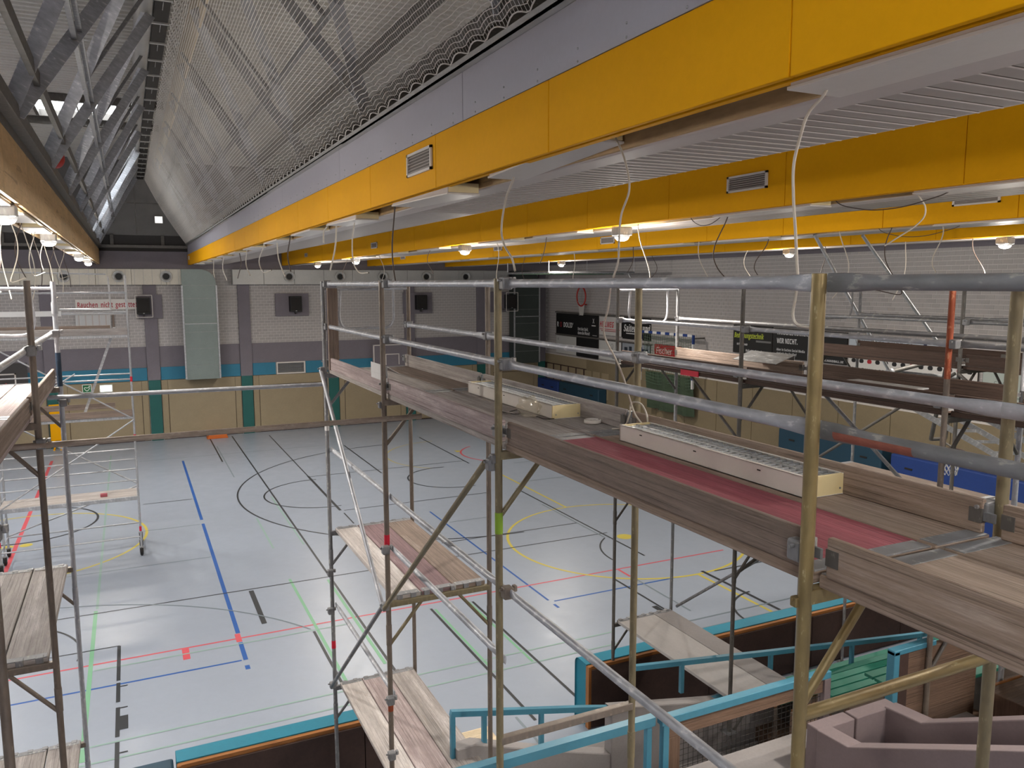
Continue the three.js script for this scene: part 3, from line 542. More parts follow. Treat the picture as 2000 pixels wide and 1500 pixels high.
{
  const g = thing('backboard', 'grey basketball backboard with a white painted target square on the far wall', 'backboard');
  part(g, 'board', rbox(10.2, 12.1, 2.7, 3.78, DF - 0.4, DF - 0.36, 0.006), M.wallGrey);
  part(g, 'target', [box(10.24, 12.06, 3.72, 3.76, DF - 0.405, DF - 0.4), box(10.24, 10.29, 2.72, 3.74, DF - 0.405, DF - 0.4), box(12.01, 12.06, 2.72, 3.74, DF - 0.405, DF - 0.4), box(10.82, 11.5, 3.28, 3.32, DF - 0.405, DF - 0.4), box(10.82, 10.86, 2.8, 3.3, DF - 0.405, DF - 0.4), box(11.46, 11.5, 2.8, 3.3, DF - 0.405, DF - 0.4)], M.white);
  part(g, 'arm', [tube(V(10.8, 3.2, DF - 0.36), V(10.8, 3.2, DF), 0.03), tube(V(11.5, 3.2, DF - 0.36), V(11.5, 3.2, DF), 0.03)], M.steel);
}
{
  const g = thing('backboard', 'white outlined basketball backboard with a red hoop behind the near scaffold planks', 'backboard');
  part(g, 'board', rbox(-5.2, -3.7, 2.5, 3.55, DF - 0.4, DF - 0.36, 0.006), M.wallDark);
  part(g, 'target', [box(-4.8, -4.1, 3.1, 3.15, DF - 0.405, DF - 0.4), box(-4.8, -4.75, 2.7, 3.15, DF - 0.405, DF - 0.4), box(-4.15, -4.1, 2.7, 3.15, DF - 0.405, DF - 0.4)], M.white);
  part(g, 'hoop', new THREE.TorusGeometry(0.225, 0.012, 8, 28).rotateX(Math.PI / 2).translate(-4.45, 2.75, -DF + 0.7), M.red);
  part(g, 'arm', [tube(V(-4.45, 2.75, DF - 0.48), V(-4.45, 2.75, DF - 0.36), 0.03), tube(V(-4.45, 3.0, DF - 0.36), V(-4.45, 3.0, DF), 0.04)], M.red);
}
{
  const g = thing('orange_wedge', 'small orange door wedge block lying on the floor at the far wall doors', 'wedge'), s = new THREE.Shape([[2.78, 0], [3.6, 0], [3.55, 0.14], [2.84, 0.14]].map((q) => new THREE.Vector2(...q)));
  part(g, 'block', new THREE.ExtrudeGeometry(s, { depth: 0.5, bevelEnabled: true, bevelSize: 0.015, bevelThickness: 0.015, bevelSegments: 2 }).translate(0, 0.016, -DF + 0.3), M.orange);
}
{
  const g = thing('yellow_board', 'bright yellow upright panel at the far wall seen through the rolling tower', 'panel');
  part(g, 'panel', rbox(-3.08, -2.62, 0.35, 1.82, DF - 0.3, DF - 0.24, 0.01, 'y'), M.yellow);
  part(g, 'foot', [box(-3.0, -2.94, 0, 0.36, DF - 0.3, DF - 0.24), box(-2.76, -2.7, 0, 0.36, DF - 0.3, DF - 0.24), box(-3.0, -2.94, 0, 0.04, DF - 0.6, DF - 0.24), box(-2.76, -2.7, 0, 0.04, DF - 0.6, DF - 0.24)], M.yellow);
}
// ---------------------------------------------------------------- right wall: banners, hoop, goal, mats
function banner(name, label, d0, d1, y0, y1, bg, draw) {       // d0 far edge, d1 near edge
  const g = thing('banner', label, 'banner'), w = d0 - d1, h = y1 - y0;
  part(g, 'board', rbox(XR - 0.05, XR - 0.015, y0, y1, d1 + 0.01, d0 - 0.01, 0.004), M.dark);
  part(g, 'print', new THREE.PlaneGeometry(w - 0.04, h - 0.02).rotateY(-Math.PI / 2).translate(XR - 0.052, (y0 + y1) / 2, -(d0 + d1) / 2), canvasMat(Math.min(1024, Math.round(w * 256)), Math.round(h * 256), (c, W, H) => { c.fillStyle = bg; c.fillRect(0, 0, W, H); c.textBaseline = 'middle'; draw(c, W, H); }));
}
const txt = (c, s, x, y, size, col, o = {}) => { c.save(); c.translate(x, y); c.scale(o.sx ?? 1, 1); c.fillStyle = col; c.font = `${o.st ?? 'bold'} ${size}px ${o.f ?? 'sans-serif'}`; c.textAlign = o.al ?? 'left'; c.fillText(s, 0, 0); c.restore(); };
banner('banner', 'black advertising banner reading RODOLID with a red letter and a slogan beside it', 35.63, 31.6, 4.1, 5.12, '#121214', (c, w, h) => {
  txt(c, 'R', w * 0.02, h * 0.55, h * 0.34, '#e8e8e8', { sx: 0.85 }); txt(c, 'O', w * 0.095, h * 0.55, h * 0.34, '#a02430', { sx: 0.85 }); txt(c, "DOLID'", w * 0.185, h * 0.55, h * 0.34, '#e8e8e8', { sx: 0.85 });
  txt(c, 'Erst das Spiel,', w * 0.54, h * 0.68, h * 0.2, '#e4e4e4', { sx: 0.72 }); txt(c, 'dann die Wurst!', w * 0.54, h * 0.87, h * 0.2, '#e4e4e4', { sx: 0.72 }); txt(c, 'X', w * 0.9, h * 0.26, h * 0.3, '#f0f0f0', { al: 'center', st: '' }); c.fillStyle = '#d8d8d8'; c.fillRect(w * 0.86, h * 0.45, w * 0.09, h * 0.05); c.fillRect(w * 0.88, h * 0.92, w * 0.1, h * 0.02);
});
banner('banner', 'plain white advertising banner below the RODOLID lettering', 35.63, 33.57, 3.12, 4.02, '#c9c9c6', (c, w, h) => { txt(c, 'K', w * 0.08, h * 0.2, h * 0.2, '#8b8b8b'); c.fillStyle = '#a9a9a8'; c.fillRect(w * 0.2, h * 0.62, w * 0.6, h * 0.05); });
banner('banner', 'empty black advertising banner below the slogan of the RODOLID banner', 33.55, 31.6, 3.1, 4.02, '#0e0e10', (c, w, h) => { c.fillStyle = '#2a2a2c'; c.fillRect(w * 0.2, h * 0.62, w * 0.6, h * 0.04); });
banner('banner', 'white advertising banner with red slanted HELLWEG lettering', 31.53, 29.64, 4.25, 5.11, '#cfccc9', (c, w, h) => { c.setTransform(1, 0, -0.18, 1, h * 0.1, 0); txt(c, 'HELLWEG', w * 0.01, h * 0.42, h * 0.42, '#c01828', { sx: 0.74 }); c.setTransform(1, 0, 0, 1, 0, 0); c.fillStyle = '#c01828'; c.fillRect(w * 0.03, h * 0.66, w * 0.9, h * 0.03); c.fillStyle = '#a66'; c.fillRect(w * 0.1, h * 0.74, w * 0.7, h * 0.05); });
banner('banner', 'white advertising banner with a small grey figure emblem under the red lettering', 31.53, 29.64, 3.14, 4.02, '#c7c7c5', (c, w, h) => { c.strokeStyle = '#777'; c.lineWidth = 5; c.beginPath(); c.arc(w * 0.6, h * 0.25, h * 0.12, 0, 7); c.stroke(); c.beginPath(); c.moveTo(w * 0.6, h * 0.2); c.lineTo(w * 0.6, h * 0.5); c.stroke(); c.fillStyle = '#999'; c.fillRect(w * 0.15, h * 0.82, w * 0.6, h * 0.04); });
banner('banner', 'black advertising banner with white handwritten style Saiten lettering', 29.6, 27.5, 4.2, 5.13, '#111113', (c, w, h) => { txt(c, 'Saiten', w * 0.04, h * 0.5, h * 0.46, '#f2f2f2', { f: 'serif', st: 'italic bold', sx: 0.72 }); txt(c, 'und', w * 0.72, h * 0.45, h * 0.4, '#f2f2f2', { f: 'serif', st: 'italic bold', sx: 0.8 }); c.fillStyle = '#cfcfcf'; c.fillRect(w * 0.14, h * 0.72, w * 0.5, h * 0.05); });
banner('banner', 'grey photo banner with dark blue shapes under the Saiten lettering', 29.6, 27.5, 3.14, 4.02, '#8d939b', (c, w, h) => { c.fillStyle = '#242c38'; for (const [x, y, a, b] of [[0.08, 0.2, 0.12, 0.5], [0.26, 0.15, 0.1, 0.55], [0.45, 0.3, 0.2, 0.4], [0.72, 0.2, 0.22, 0.5]]) c.fillRect(w * x, h * y, w * a, h * b); c.fillStyle = '#3a4a78'; c.fillRect(w * 0.66, h * 0.45, w * 0.3, h * 0.3); });
banner('banner', 'red advertising banner reading Fischer in white letters', 27.2, 25.4, 3.6, 4.12, '#b0202a', (c, w, h) => { txt(c, 'Fischer', w * 0.06, h * 0.48, h * 0.7, '#eee6e0', { sx: 0.95, st: '' }); });
banner('banner', 'black advertising banner with yellow green roofing company lettering', 22.45, 20.5, 4.14, 5.12, '#121212', (c, w, h) => { txt(c, 'Bedachungstechnik', w * 0.02, h * 0.36, h * 0.26, '#c6d63a', { sx: 0.62, st: 'italic bold' }); c.fillStyle = '#777'; c.fillRect(w * 0.6, h * 0.5, w * 0.38, h * 0.07); txt(c, '0171-8121469', w * 0.1, h * 0.68, h * 0.11, '#e6e6e6', { sx: 0.8 }); txt(c, 'Mail: siehe@icloud.com', w * 0.34, h * 0.9, h * 0.12, '#e6e6e6', { sx: 0.75 }); });
banner('banner', 'black advertising banner saying HANDBALL KÖNNEN WIR NICHT in white capitals', 20.47, 17.38, 4.12, 5.1, '#101011', (c, w, h) => { txt(c, 'HANDBALL KÖNNEN', w * 0.05, h * 0.13, h * 0.2, '#ededed', { sx: 0.72 }); txt(c, 'WIR NICHT.', w * 0.05, h * 0.42, h * 0.24, '#ededed', { sx: 0.72 }); txt(c, 'Aber in Sachen Social Media', w * 0.05, h * 0.72, h * 0.12, '#dcdcdc', { sx: 0.8 }); txt(c, 'sind wir der Knaller!', w * 0.05, h * 0.85, h * 0.12, '#dcdcdc', { sx: 0.8 }); txt(c, 'WIR.HANDBALL.DE', w * 0.97, h * 0.93, h * 0.1, '#dcdcdc', { al: 'right' }); });
banner('banner', 'light blue white advertising banner with a web address behind the scaffold rails', 17.34, 14.0, 4.5, 5.06, '#b9c3cc', (c, w, h) => { txt(c, 'www.pads-gmbh.de', w * 0.07, h * 0.32, h * 0.36, '#6d737a', { st: '', sx: 1.1 }); c.fillStyle = '#1d2b52'; c.fillRect(w * 0.76, h * 0.2, w * 0.03, h * 0.8); });
banner('banner', 'white advertising banner with black and red ovals and LOKALAGENTUR lettering', 17.34, 13.2, 3.86, 4.46, '#d2d0cc', (c, w, h) => { for (let i = 0; i < 14; i++) { c.fillStyle = i % 5 === 2 ? '#a51f2c' : '#17171a'; c.beginPath(); c.roundRect(w * (0.03 + i * 0.069), h * 0.16, w * 0.038, h * 0.2, h * 0.09); c.fill(); } txt(c, 'TE LOKALAGENTUR DAS TEAM', w * 0.03, h * 0.72, h * 0.3, '#3c3a3a', { sx: 1.05, st: '' }); });
banner('banner', 'pale green advertising banner low on the brick wall behind the third scaffold', 13.1, 10.2, 3.3, 4.4, '#aab4ae', (c, w, h) => { txt(c, 'SPORT', w * 0.1, h * 0.3, h * 0.18, '#7a8480', { st: '' }); c.fillStyle = '#7d8783'; c.fillRect(w * 0.1, h * 0.55, w * 0.6, h * 0.05); });
single('banner_rail', 'long grey rail along the wall above the row of banners', 'rail', [rbox(XR - 0.08, XR, 5.14, 5.2, 10, 35.7, 0.008), rbox(XR - 0.07, XR, 4.04, 4.085, 27.4, 35.7, 0.008)], M.steelDark);
{ // small practice hoop turned against the wall
  const g = thing('basketball_hoop', 'red basketball hoop with a short white net on the brick side wall', 'basketball hoop');
  part(g, 'rim', new THREE.TorusGeometry(0.4, 0.035, 10, 36).rotateY(Math.PI / 2).scale(1, 1.1, 1).translate(XR - 0.3, 5.98, -32.73), M.red);
  const nets = []; for (let i = 0; i < 9; i++) { const a = -1 + i * 0.25; nets.push(tube(V(XR - 0.3, 5.98 - Math.sqrt(Math.max(0.02, 1 - a * a * 0.6)) * 0.35, 32.73 + a * 0.3), V(XR - 0.28, 5.1, 32.73 + a * 0.14), 0.012, 5)); nets.push(tube(V(XR - 0.29, 5.55 - i * 0.05, 32.73 - 0.22), V(XR - 0.29, 5.5 - i * 0.05, 32.73 + 0.22), 0.01, 5)); }
  part(g, 'net', nets, M.net, 'stuff'); part(g, 'bracket', tube(V(XR - 0.3, 5.6, 32.73), V(XR, 5.6, 32.73), 0.03), M.red);
}
{
  const g = thing('handball_goal', 'blue and white goal frame with a green net hung up against the side wall', 'goal');
  const X = XR - 0.55; for (let i = 0; i < 12; i++) part(g, 'crossbar', rbox(X, X + 0.08, 4.58, 4.68, 27.5 - (i + 1) * 0.28, 27.5 - i * 0.28, 0.008), i % 2 ? M.tapeWhite : M.mat1);
  for (const d of [27.5, 24.1]) for (let i = 0; i < 6; i++) part(g, 'post', rbox(X, X + 0.08, 4.66 - (i + 1) * 0.34, 4.66 - i * 0.34, d - 0.04, d + 0.04, 0.008, 'y'), i % 2 ? M.tapeWhite : M.mat1);
  const nn = []; for (let i = 0; i <= 26; i++) { const d = 27.4 - i * 0.125; nn.push(curveTube([V(X + 0.1, 4.6, d), V(X + 0.2, 3.6, d + 0.05 * Math.sin(i)), V(X + 0.25, 2.6 + 0.15 * Math.sin(i * 1.7), d + 0.1 * Math.sin(i * 0.8))], 0.008, 8, 4)); }
  for (let j = 0; j < 17; j++) { const y = 4.55 - j * 0.12; nn.push(curveTube([V(X + 0.12, y, 27.4), V(X + 0.2, y - 0.1, 26.5), V(X + 0.2, y + 0.02, 25.6), V(X + 0.2, y - 0.12, 24.8), V(X + 0.12, y, 24.15)], 0.007, 14, 4)); }
  for (const d of [27.5, 24.1]) part(g, 'wall_bracket', rbox(X + 0.04, XR + 0.02, 4.5, 4.56, d - 0.02, d + 0.02, 0.006), M.steelDark); part(g, 'net', nn, M.netGreen, 'stuff');
  const dr = new THREE.PlaneGeometry(2.9, 1.5, 24, 10).rotateY(-Math.PI / 2), p = dr.attributes.position; for (let i = 0; i < p.count; i++) p.setX(i, 0.1 * Math.sin(p.getZ(i) * 5) + 0.05 * Math.sin(p.getZ(i) * 11 + p.getY(i) * 2)); dr.computeVertexNormals();
  part(g, 'net_bundle', dr.translate(XR - 0.3, 2.25, -25.8), plainMat(0x4b5e48, 0.25, { roughness: 0.9 }, [3, 3]));
}
[[34.6, 37.6, 1.28, 1.75, M.mat1, 'dark blue padded mat at the foot of the slatted wall section by the corner'], [30.8, 34.5, 1.28, 1.8, M.mat2, 'teal blue padded mat under the slatted section of the side wall'], [15.6, 19.6, 0, 1.9, M.mat2, 'tall dark teal crash mat leaning on the plywood wall behind the scaffolds'], [9.5, 15.3, 0, 1.86, M.mat1, 'wide royal blue crash mat leaning on the plywood wall']].forEach(([d0, d1, y0, y1, m, label]) => {
  const g = thing('crash_mat', label, 'mat'), b = Math.min(d1, DF - 0.1);
  part(g, 'pad', rbox(XR - 0.5, XR - 0.05, 0.01, y1, d0, b, 0.05, 'z'), m); part(g, 'seam', box(XR - 0.505, XR - 0.495, y1 * 0.5, y1 * 0.5 + 0.02, d0 + 0.05, b - 0.05), M.dark);
  for (const d of [d0 + 0.6, b - 0.6]) part(g, 'handle', rbox(XR - 0.52, XR - 0.5, y1 - 0.35, y1 - 0.3, d - 0.12, d + 0.12, 0.006), M.dark);
});
{ // basketball rig let down from the roof, its hoop and net
  const g = thing('basketball_rig', 'ceiling hung basketball rig with two slanting poles and a white hoop net', 'basketball rig');
  const hub = V(13.0, 4.9, 10);
  part(g, 'pole', tube(V(10.43, 7.4, 10.1), V(12.3, 5.0, 10), 0.028), M.alu); part(g, 'pole', tube(V(11.44, 7.4, 10), V(13.85, 5.2, 10), 0.028), M.alu);
  part(g, 'frame_tube', tube(V(12.3, 5.0, 10), V(13.85, 5.2, 10), 0.04), M.steelDark); part(g, 'frame_tube', tube(V(12.3, 5.0, 10), V(14.5, 4.75, 10.3), 0.04), M.steel);
  part(g, 'frame_tube', tube(V(13.85, 5.2, 10), V(14.05, 3.55, 10.4), 0.04), M.steelDark); part(g, 'frame_tube', tube(V(14.5, 4.75, 10.3), V(14.6, 3.5, 10.5), 0.04), M.steelDark); part(g, 'joint', new THREE.SphereGeometry(0.08, 14, 10).translate(12.3, 5.0, -10), M.alu);
  part(g, 'frame_tube', tube(V(14.05, 3.55, 10.4), V(14.6, 3.5, 10.5), 0.035), M.steelDark);
  part(g, 'rim', new THREE.TorusGeometry(0.225, 0.014, 10, 32).rotateX(Math.PI / 2).translate(14.1, 3.4, -10), M.panelDark);
  const nn = []; for (let i = 0; i < 12; i++) for (const s of [1, -1]) { const pts = []; for (let k = 0; k <= 6; k++) { const a = (i / 12) * 6.283 + s * k * 0.26, r = 0.225 - 0.1 * (k / 6) ** 0.7; pts.push(V(14.1 + r * Math.cos(a), 3.38 - k * 0.075, 10 + r * Math.sin(a))); } nn.push(curveTube(pts, 0.007, 10, 4)); }
  part(g, 'net', nn, M.net, 'stuff');
  part(g, 'rim_bracket', tube(V(14.3, 3.4, 10.05), V(14.35, 3.52, 10.45), 0.02), M.steelDark);
}
for (const [x, dx, lab] of [[12.0, 0, 'aluminium step ladder section leaning behind the dark scaffold tubes'], [12.9, 0.3, 'second aluminium ladder section beside the first behind the third scaffold']]) { // ladder sections
  const g = thing('ladder', lab, 'ladder'), a = V(x, 4.6, 9.6 - dx), b = V(x + 1.1, 3.6, 8.2 - dx), off = new THREE.Vector3(0.35, 0, 0.25);
  part(g, 'stile', bar(a, b, 0.03, 0.09), M.alu); part(g, 'stile', bar(a.clone().add(off), b.clone().add(off), 0.03, 0.09), M.alu);
  for (let i = 1; i < 6; i++) { const p = a.clone().lerp(b, i / 6); part(g, 'rung', bar(p, p.clone().add(off), 0.02, 0.05), M.alu); }
}
{ // net frame folded under the ceiling in the far corner
  const g = thing('hoisted_frame', 'greenish tubular goal frame hoisted under the ceiling in the far corner', 'frame');
  const A = [[13.9, 29.5], [17.6, 29.5], [17.6, 26], [13.9, 26]]; for (let i = 0; i < 4; i++) part(g, 'frame_tube', tube(V(A[i][0], 7.0, A[i][1]), V(A[(i + 1) % 4][0], 7.0, A[(i + 1) % 4][1]), 0.04, 10), i === 1 ? M.alu : M.galvDark);
  for (let i = 1; i < 8; i++) part(g, 'cross_tube', tube(V(13.9 + i * 0.46, 6.98, 26), V(13.9 + i * 0.46, 6.98, 29.5), 0.018, 8), M.galvDark);
  for (let i = 1; i < 5; i++) part(g, 'cross_tube', tube(V(13.9, 6.96, 26 + i * 0.7), V(17.6, 6.96, 26 + i * 0.7), 0.018, 8), M.netGreen);
  for (const [x, d] of A) part(g, 'hanger', tube(V(x, 7.0, d), V(x, x < 15 ? 7.41 : ROOF, d), x < 15 ? 0.02 : 0.008, 8), M.galv);
  part(g, 'arm', tube(V(17.6, 7.0, 26.4), V(17.75, 6.55, 26.2), 0.03, 8), M.alu);
}
// ---------------------------------------------------------------- scaffolds
const ORD = ['first', 'second', 'third', 'fourth', 'fifth', 'sixth', 'seventh', 'eighth', 'ninth', 'tenth', 'eleventh', 'twelfth', 'thirteenth', 'fourteenth', 'fifteenth'];
function coupler(g, p, m = M.galvDark) {
  const c = part(g, 'coupler', [rbox(-0.035, 0.035, -0.04, 0.04, -0.035, 0.035, 0.012), tube(V(-0.055, 0.02, 0), V(0.06, 0.02, 0), 0.009, 8), rbox(0.04, 0.065, 0.0, 0.04, -0.018, 0.018, 0.005)], m); c.position.copy(p); return c;
}
function standard(g, x, d, base, top, m, deck) {
  const s = part(g, 'standard', tube(V(x, base, d), V(x, top, d), 0.0245, 20), m);
  for (const y of [deck - 2.32, deck - 4.32]) if (y > base + 0.1) part(s, 'sleeve', tube(V(x, y - 0.1, d), V(x, y + 0.1, d), 0.028, 18), m);
  part(s, 'base_plate', rbox(x - 0.075, x + 0.075, base, base + 0.008, d - 0.075, d + 0.075, 0.002), M.galvDark);
  return s;
}
function transom(g, xa, xb, y, d, m, gusset = true) {
  part(g, 'transom', rbox(Math.min(xa, xb), Math.max(xa, xb), y - 0.055, y, d - 0.024, d + 0.024, 0.006, 'x'), m);
  if (gusset) for (const [x, s] of [[xa, Math.sign(xb - xa)], [xb, Math.sign(xa - xb)]]) part(g, 'gusset', tube(V(x + s * 0.015, y - 0.42, d), V(x + s * 0.33, y - 0.05, d), 0.017, 10), m);
}
function hookStrip(g, xa, xb, y, d) {      // claw strip on the platform ends
  const a = Math.min(xa, xb), b = Math.max(xa, xb); part(g, 'claw_rail', rbox(a, b, y - 0.05, y, d - 0.012, d + 0.012, 0.003, 'x'), M.steelDark);
  for (let i = 0; i < 7; i++) part(g, 'claw', rbox(a + 0.03 + i * (b - a - 0.12) / 6, a + 0.085 + i * (b - a - 0.12) / 6, y - 0.045, y + 0.012, d - 0.03, d + 0.03, 0.006, 'x'), M.galvDark);
}
function planks(g, cols, d0, d1, y, mats, th = 0.048) {
  cols.forEach(([a, b], i) => {
    const p = part(g, 'plank', rbox(a, b, y - th, y, d0 + 0.015, d1 - 0.015, 0.008, 'z', rnd() * 9, 3), mats[i]);
    for (const e of [d0 + 0.016, d1 - 0.096]) part(p, 'end_fitting', rbox(a + 0.012, b - 0.012, y - 0.01, y + 0.0025, e, e + 0.08, 0.002, 'x'), M.galvDark);
  });
}
function toeBoard(g, xa, xb, y0, y1, d0, d1, m) {
  const t = part(g, 'toe_board', rbox(xa, xb, y0, y1, d0 + 0.03, d1 - 0.05, 0.01, 'z', rnd() * 9, 3), m);
  const s = 0.003; for (const e of [d0 + 0.03, d1 - 0.13]) { part(t, 'hook_plate', rbox(xa - s, xb + s, y0 + 0.045, y1 - 0.04, e + (e > d0 + 0.1 ? 0.025 : 0), e + (e > d0 + 0.1 ? 0.08 : 0.055), 0.002), M.steelDark); }
  part(t, 'hook', rbox((xa + xb) / 2 - 0.006, (xa + xb) / 2 + 0.006, (y0 + y1) / 2 - 0.02, (y0 + y1) / 2 + 0.02, d0 - 0.02, d0 + 0.05, 0.004), M.galvDark);
}
function endGuard(g, xa, xb, y, d, m) {
  part(g, 'end_guard', [tube(V(xa, y - 0.06, d), V(xb, y - 0.06, d), 0.017, 10), curveTube([V(xa + (xb - xa) * 0.2, y - 0.06, d), V(xa + (xb - xa) * 0.19, y - 0.45, d), V(xa + (xb - xa) * 0.24, y - 0.52, d), V(xa + (xb - xa) * 0.5, y - 0.53, d), V(xa + (xb - xa) * 0.76, y - 0.52, d), V(xa + (xb - xa) * 0.81, y - 0.45, d), V(xa + (xb - xa) * 0.82, y - 0.06, d)], 0.016, 50, 9)], m);
}
const A0 = 2.08, A1 = 3.13, AD = [-0.6, 1.985, 4.56, 7.1, 9.53], DK = 5.59;
{
  const g = thing('scaffold', 'large tube scaffold with weathered plank deck carrying two cream light fittings', 'scaffold');
  const fm = [M.brass, M.brass, M.olive, M.brown, M.galvDark], im = [M.brass, M.olive, M.olive, M.brown, M.brown], base = [3.2, 3.4, 2.2, 1.2, 0], ibase = [3.2, 3.4, 2.2, 1.2, 0];
  AD.forEach((d, i) => {
    if (i === 0) return;
    standard(g, A0, d, base[i], 6.63, fm[i], DK); standard(g, A1, d, ibase[i], 6.63, im[i], DK);
    transom(g, A0, A1, DK - 0.05, d, fm[i]);
    coupler(g, V(A0 + 0.03, 5.66, d + 0.06)); coupler(g, V(A0 - 0.02, DK - 0.1, d + 0.02), i === 1 ? M.brass : M.galvDark).scale.setScalar(i === 1 ? 0.45 : 0.75); coupler(g, V(A1 - 0.03, 5.68, d + 0.05));
  });
  transom(g, A0, A1, 3.6, 4.56, M.brown, false); transom(g, A0, A1, 3.6, 7.1, M.olive); transom(g, A0, A1, 3.6, 9.53, M.galvDark); transom(g, A0, A1, 1.6, 9.53, M.galvDark); transom(g, A0, A1, 1.6, 7.1, M.brown);
  part(g, 'ledger', tube(V(A0, 5.07, 1.985), V(A1, 5.07, 1.985), 0.0242, 16), M.brass);
  for (let i = 0; i < 4; i++) {
    const a = AD[i], b = AD[i + 1], top = i < 1 ? M.galvDark : M.galv;
    part(g, 'guard_rail', rail(V(A0 + 0.042, 6.6, a), V(A0 + 0.042, 6.6, b), 0.0245), top);
    part(g, 'guard_rail', rail(V(A0 + 0.042, 6.1, a), V(A0 + 0.042, 6.1, b), 0.0245), top);
    part(g, 'guard_rail', rail(V(A1 - 0.042, 6.6, a), V(A1 - 0.042, 6.6, b), 0.0245), M.galv);
    part(g, 'guard_rail', rail(V(A1 - 0.042, 6.1, a), V(A1 - 0.042, 6.1, b), 0.0245), M.galv);
    for (const [x, y] of [[A0 + 0.03, 6.1], [A1 - 0.03, 6.1], [A0 + 0.03, 6.6]]) if (i) coupler(g, V(x, y, b - 0.05));
  }
  part(g, 'guard_rail', tube(V(A0 + 0.03, 5.7 + 0.17, 0.2), V(A0 + 0.03, 5.7 + 0.17, -0.5), 0.02), M.galv).name = 'spare_tube';
  // platforms and toe boards
  const W2 = [[A0 + 0.045, 2.755], [2.768, A1 - 0.035]];
  planks(g, W2, AD[0], AD[1], DK, [M.woodWarm, M.woodWarm]); planks(g, W2, AD[1], AD[2], DK, [M.woodWarm, M.woodWarm]); part(g, 'red_paint', rbox(A0 + 0.07, 2.752, DK - 0.002, DK + 0.0018, 2.07, 4.5, 0.001), M.woodRed); planks(g, W2, AD[2], AD[3], DK, [M.woodGrey, M.woodGrey]); planks(g, W2, AD[3], AD[4], DK, [M.woodGrey, M.woodBrown]);
  const TM = [M.woodWarm, M.woodBrown, M.woodPink, M.woodPink], TI = [M.woodWarm, M.woodWarm, M.woodGrey, M.woodGrey];
  for (let i = 0; i < 4; i++) { toeBoard(g, A0 + 0.036, A0 + 0.066, DK + 0.0, DK + 0.145, AD[i], AD[i + 1], TM[i]); toeBoard(g, A1 - 0.075, A1 - 0.045, DK + 0.0, DK + 0.145, AD[i], AD[i + 1], TI[i]); }
  const W3 = [[A0 + 0.06, 2.41], [2.42, 2.755], [2.765, A1 - 0.04]];
  planks(g, W3, 7.1, 9.53, 3.64, [M.plankPale, M.plankMauve, M.woodBrown]); planks(g, W3, 7.1, 9.53, 1.64, [M.plankPale, M.woodPink, M.woodGrey]);
  for (const y of [3.64, 1.64]) for (const d of [7.13, 9.5]) hookStrip(g, A0 + 0.06, A1 - 0.05, y - 0.005, d);
  // rails and braces below the deck
  part(g, 'guard_rail', rail(V(A0 + 0.042, 4.62, 7.1), V(A0 + 0.042, 4.62, 9.53)), M.galv); part(g, 'guard_rail', rail(V(A0 + 0.042, 4.62, 4.56), V(A0 + 0.042, 4.62, 7.1)), M.galv); part(g, 'guard_rail', rail(V(A0 + 0.042, 4.62, 1.985), V(A0 + 0.042, 4.62, 4.56)), M.galv);
  part(g, 'guard_rail', rail(V(A0 + 0.042, 4.13, 4.56), V(A0 + 0.042, 4.13, 7.1)), M.galv); part(g, 'guard_rail', rail(V(A0 + 0.042, 2.66, 7.1), V(A0 + 0.042, 2.66, 9.53)), M.galv);
  part(g, 'diagonal_brace', tube(V(A0 - 0.05, 5.58, 9.53), V(A0 - 0.05, 3.56, 7.14), 0.022), M.galv); part(g, 'diagonal_brace', tube(V(A0 - 0.05, 5.45, 4.66), V(A0 - 0.05, 3.56, 7.06), 0.022), M.olive); part(g, 'diagonal_brace', tube(V(A0 - 0.05, 3.56, 7.12), V(A0 - 0.05, 1.62, 9.5), 0.022), M.galvDark);
  for (const [y, d] of [[3.56, 7.1], [1.62, 9.53], [5.45, 4.6], [5.58, 9.53], [4.62, 4.5], [4.13, 7.05], [2.6, 9.5], [2.66, 7.0], [2.1, 7.0], [3.1, 9.46]]) coupler(g, V(A0 + (y === 4.62 ? 0.03 : -0.03), y, d), y === 4.62 ? M.brown : M.galvDark);
  endGuard(g, A0, A1, 6.6, 9.53, M.galv);
  part(g, 'upright_board', rbox(2.1, 2.22, DK, 6.55, 9.38, 9.42, 0.006, 'y'), M.woodBrown);
  // tape marks
  const tp = (x, y, d, h, m) => part(g, 'tape_mark', tube(V(x, y - h / 2, d), V(x, y + h / 2, d), 0.0262, 18), m);
  tp(A0, 4.21, 7.1, 0.1, M.tapeRed); tp(A0, 2.15, 9.53, 0.1, M.tapeRed); tp(A0, 5.07, 4.56, 0.14, M.tapeGreen); tp(A0, 4.9, 9.53, 0.1, M.tapeWhite); tp(A0, 2.55, 7.1, 0.1, M.rust);
  { const pg = new THREE.CylinderGeometry(0.0252, 0.0252, 0.3, 14, 1, true, Math.PI * 1.42, Math.PI * 0.58).rotateX(Math.PI / 2); part(g, 'rail_paint', pg.translate(A0 + 0.042, 6.1, -1.765), plainMat(0xc0705c, 0.12, { roughness: 0.6 }, [4, 4])); }
}
const T1 = 'scaffold_tube';
single(T1, 'upper horizontal tube running from the near left scaffold across to the plank scaffold', 'tube', tube(V(-0.8, 5.44, 9.46), V(2.06, 5.42, 9.46), 0.0242, 16), M.galv);
single(T1, 'lower stained horizontal tube tying the two scaffolds together', 'tube', tube(V(-0.95, 5.37, 7.04), V(2.42, 5.37, 7.04), 0.0242, 16), M.tie);
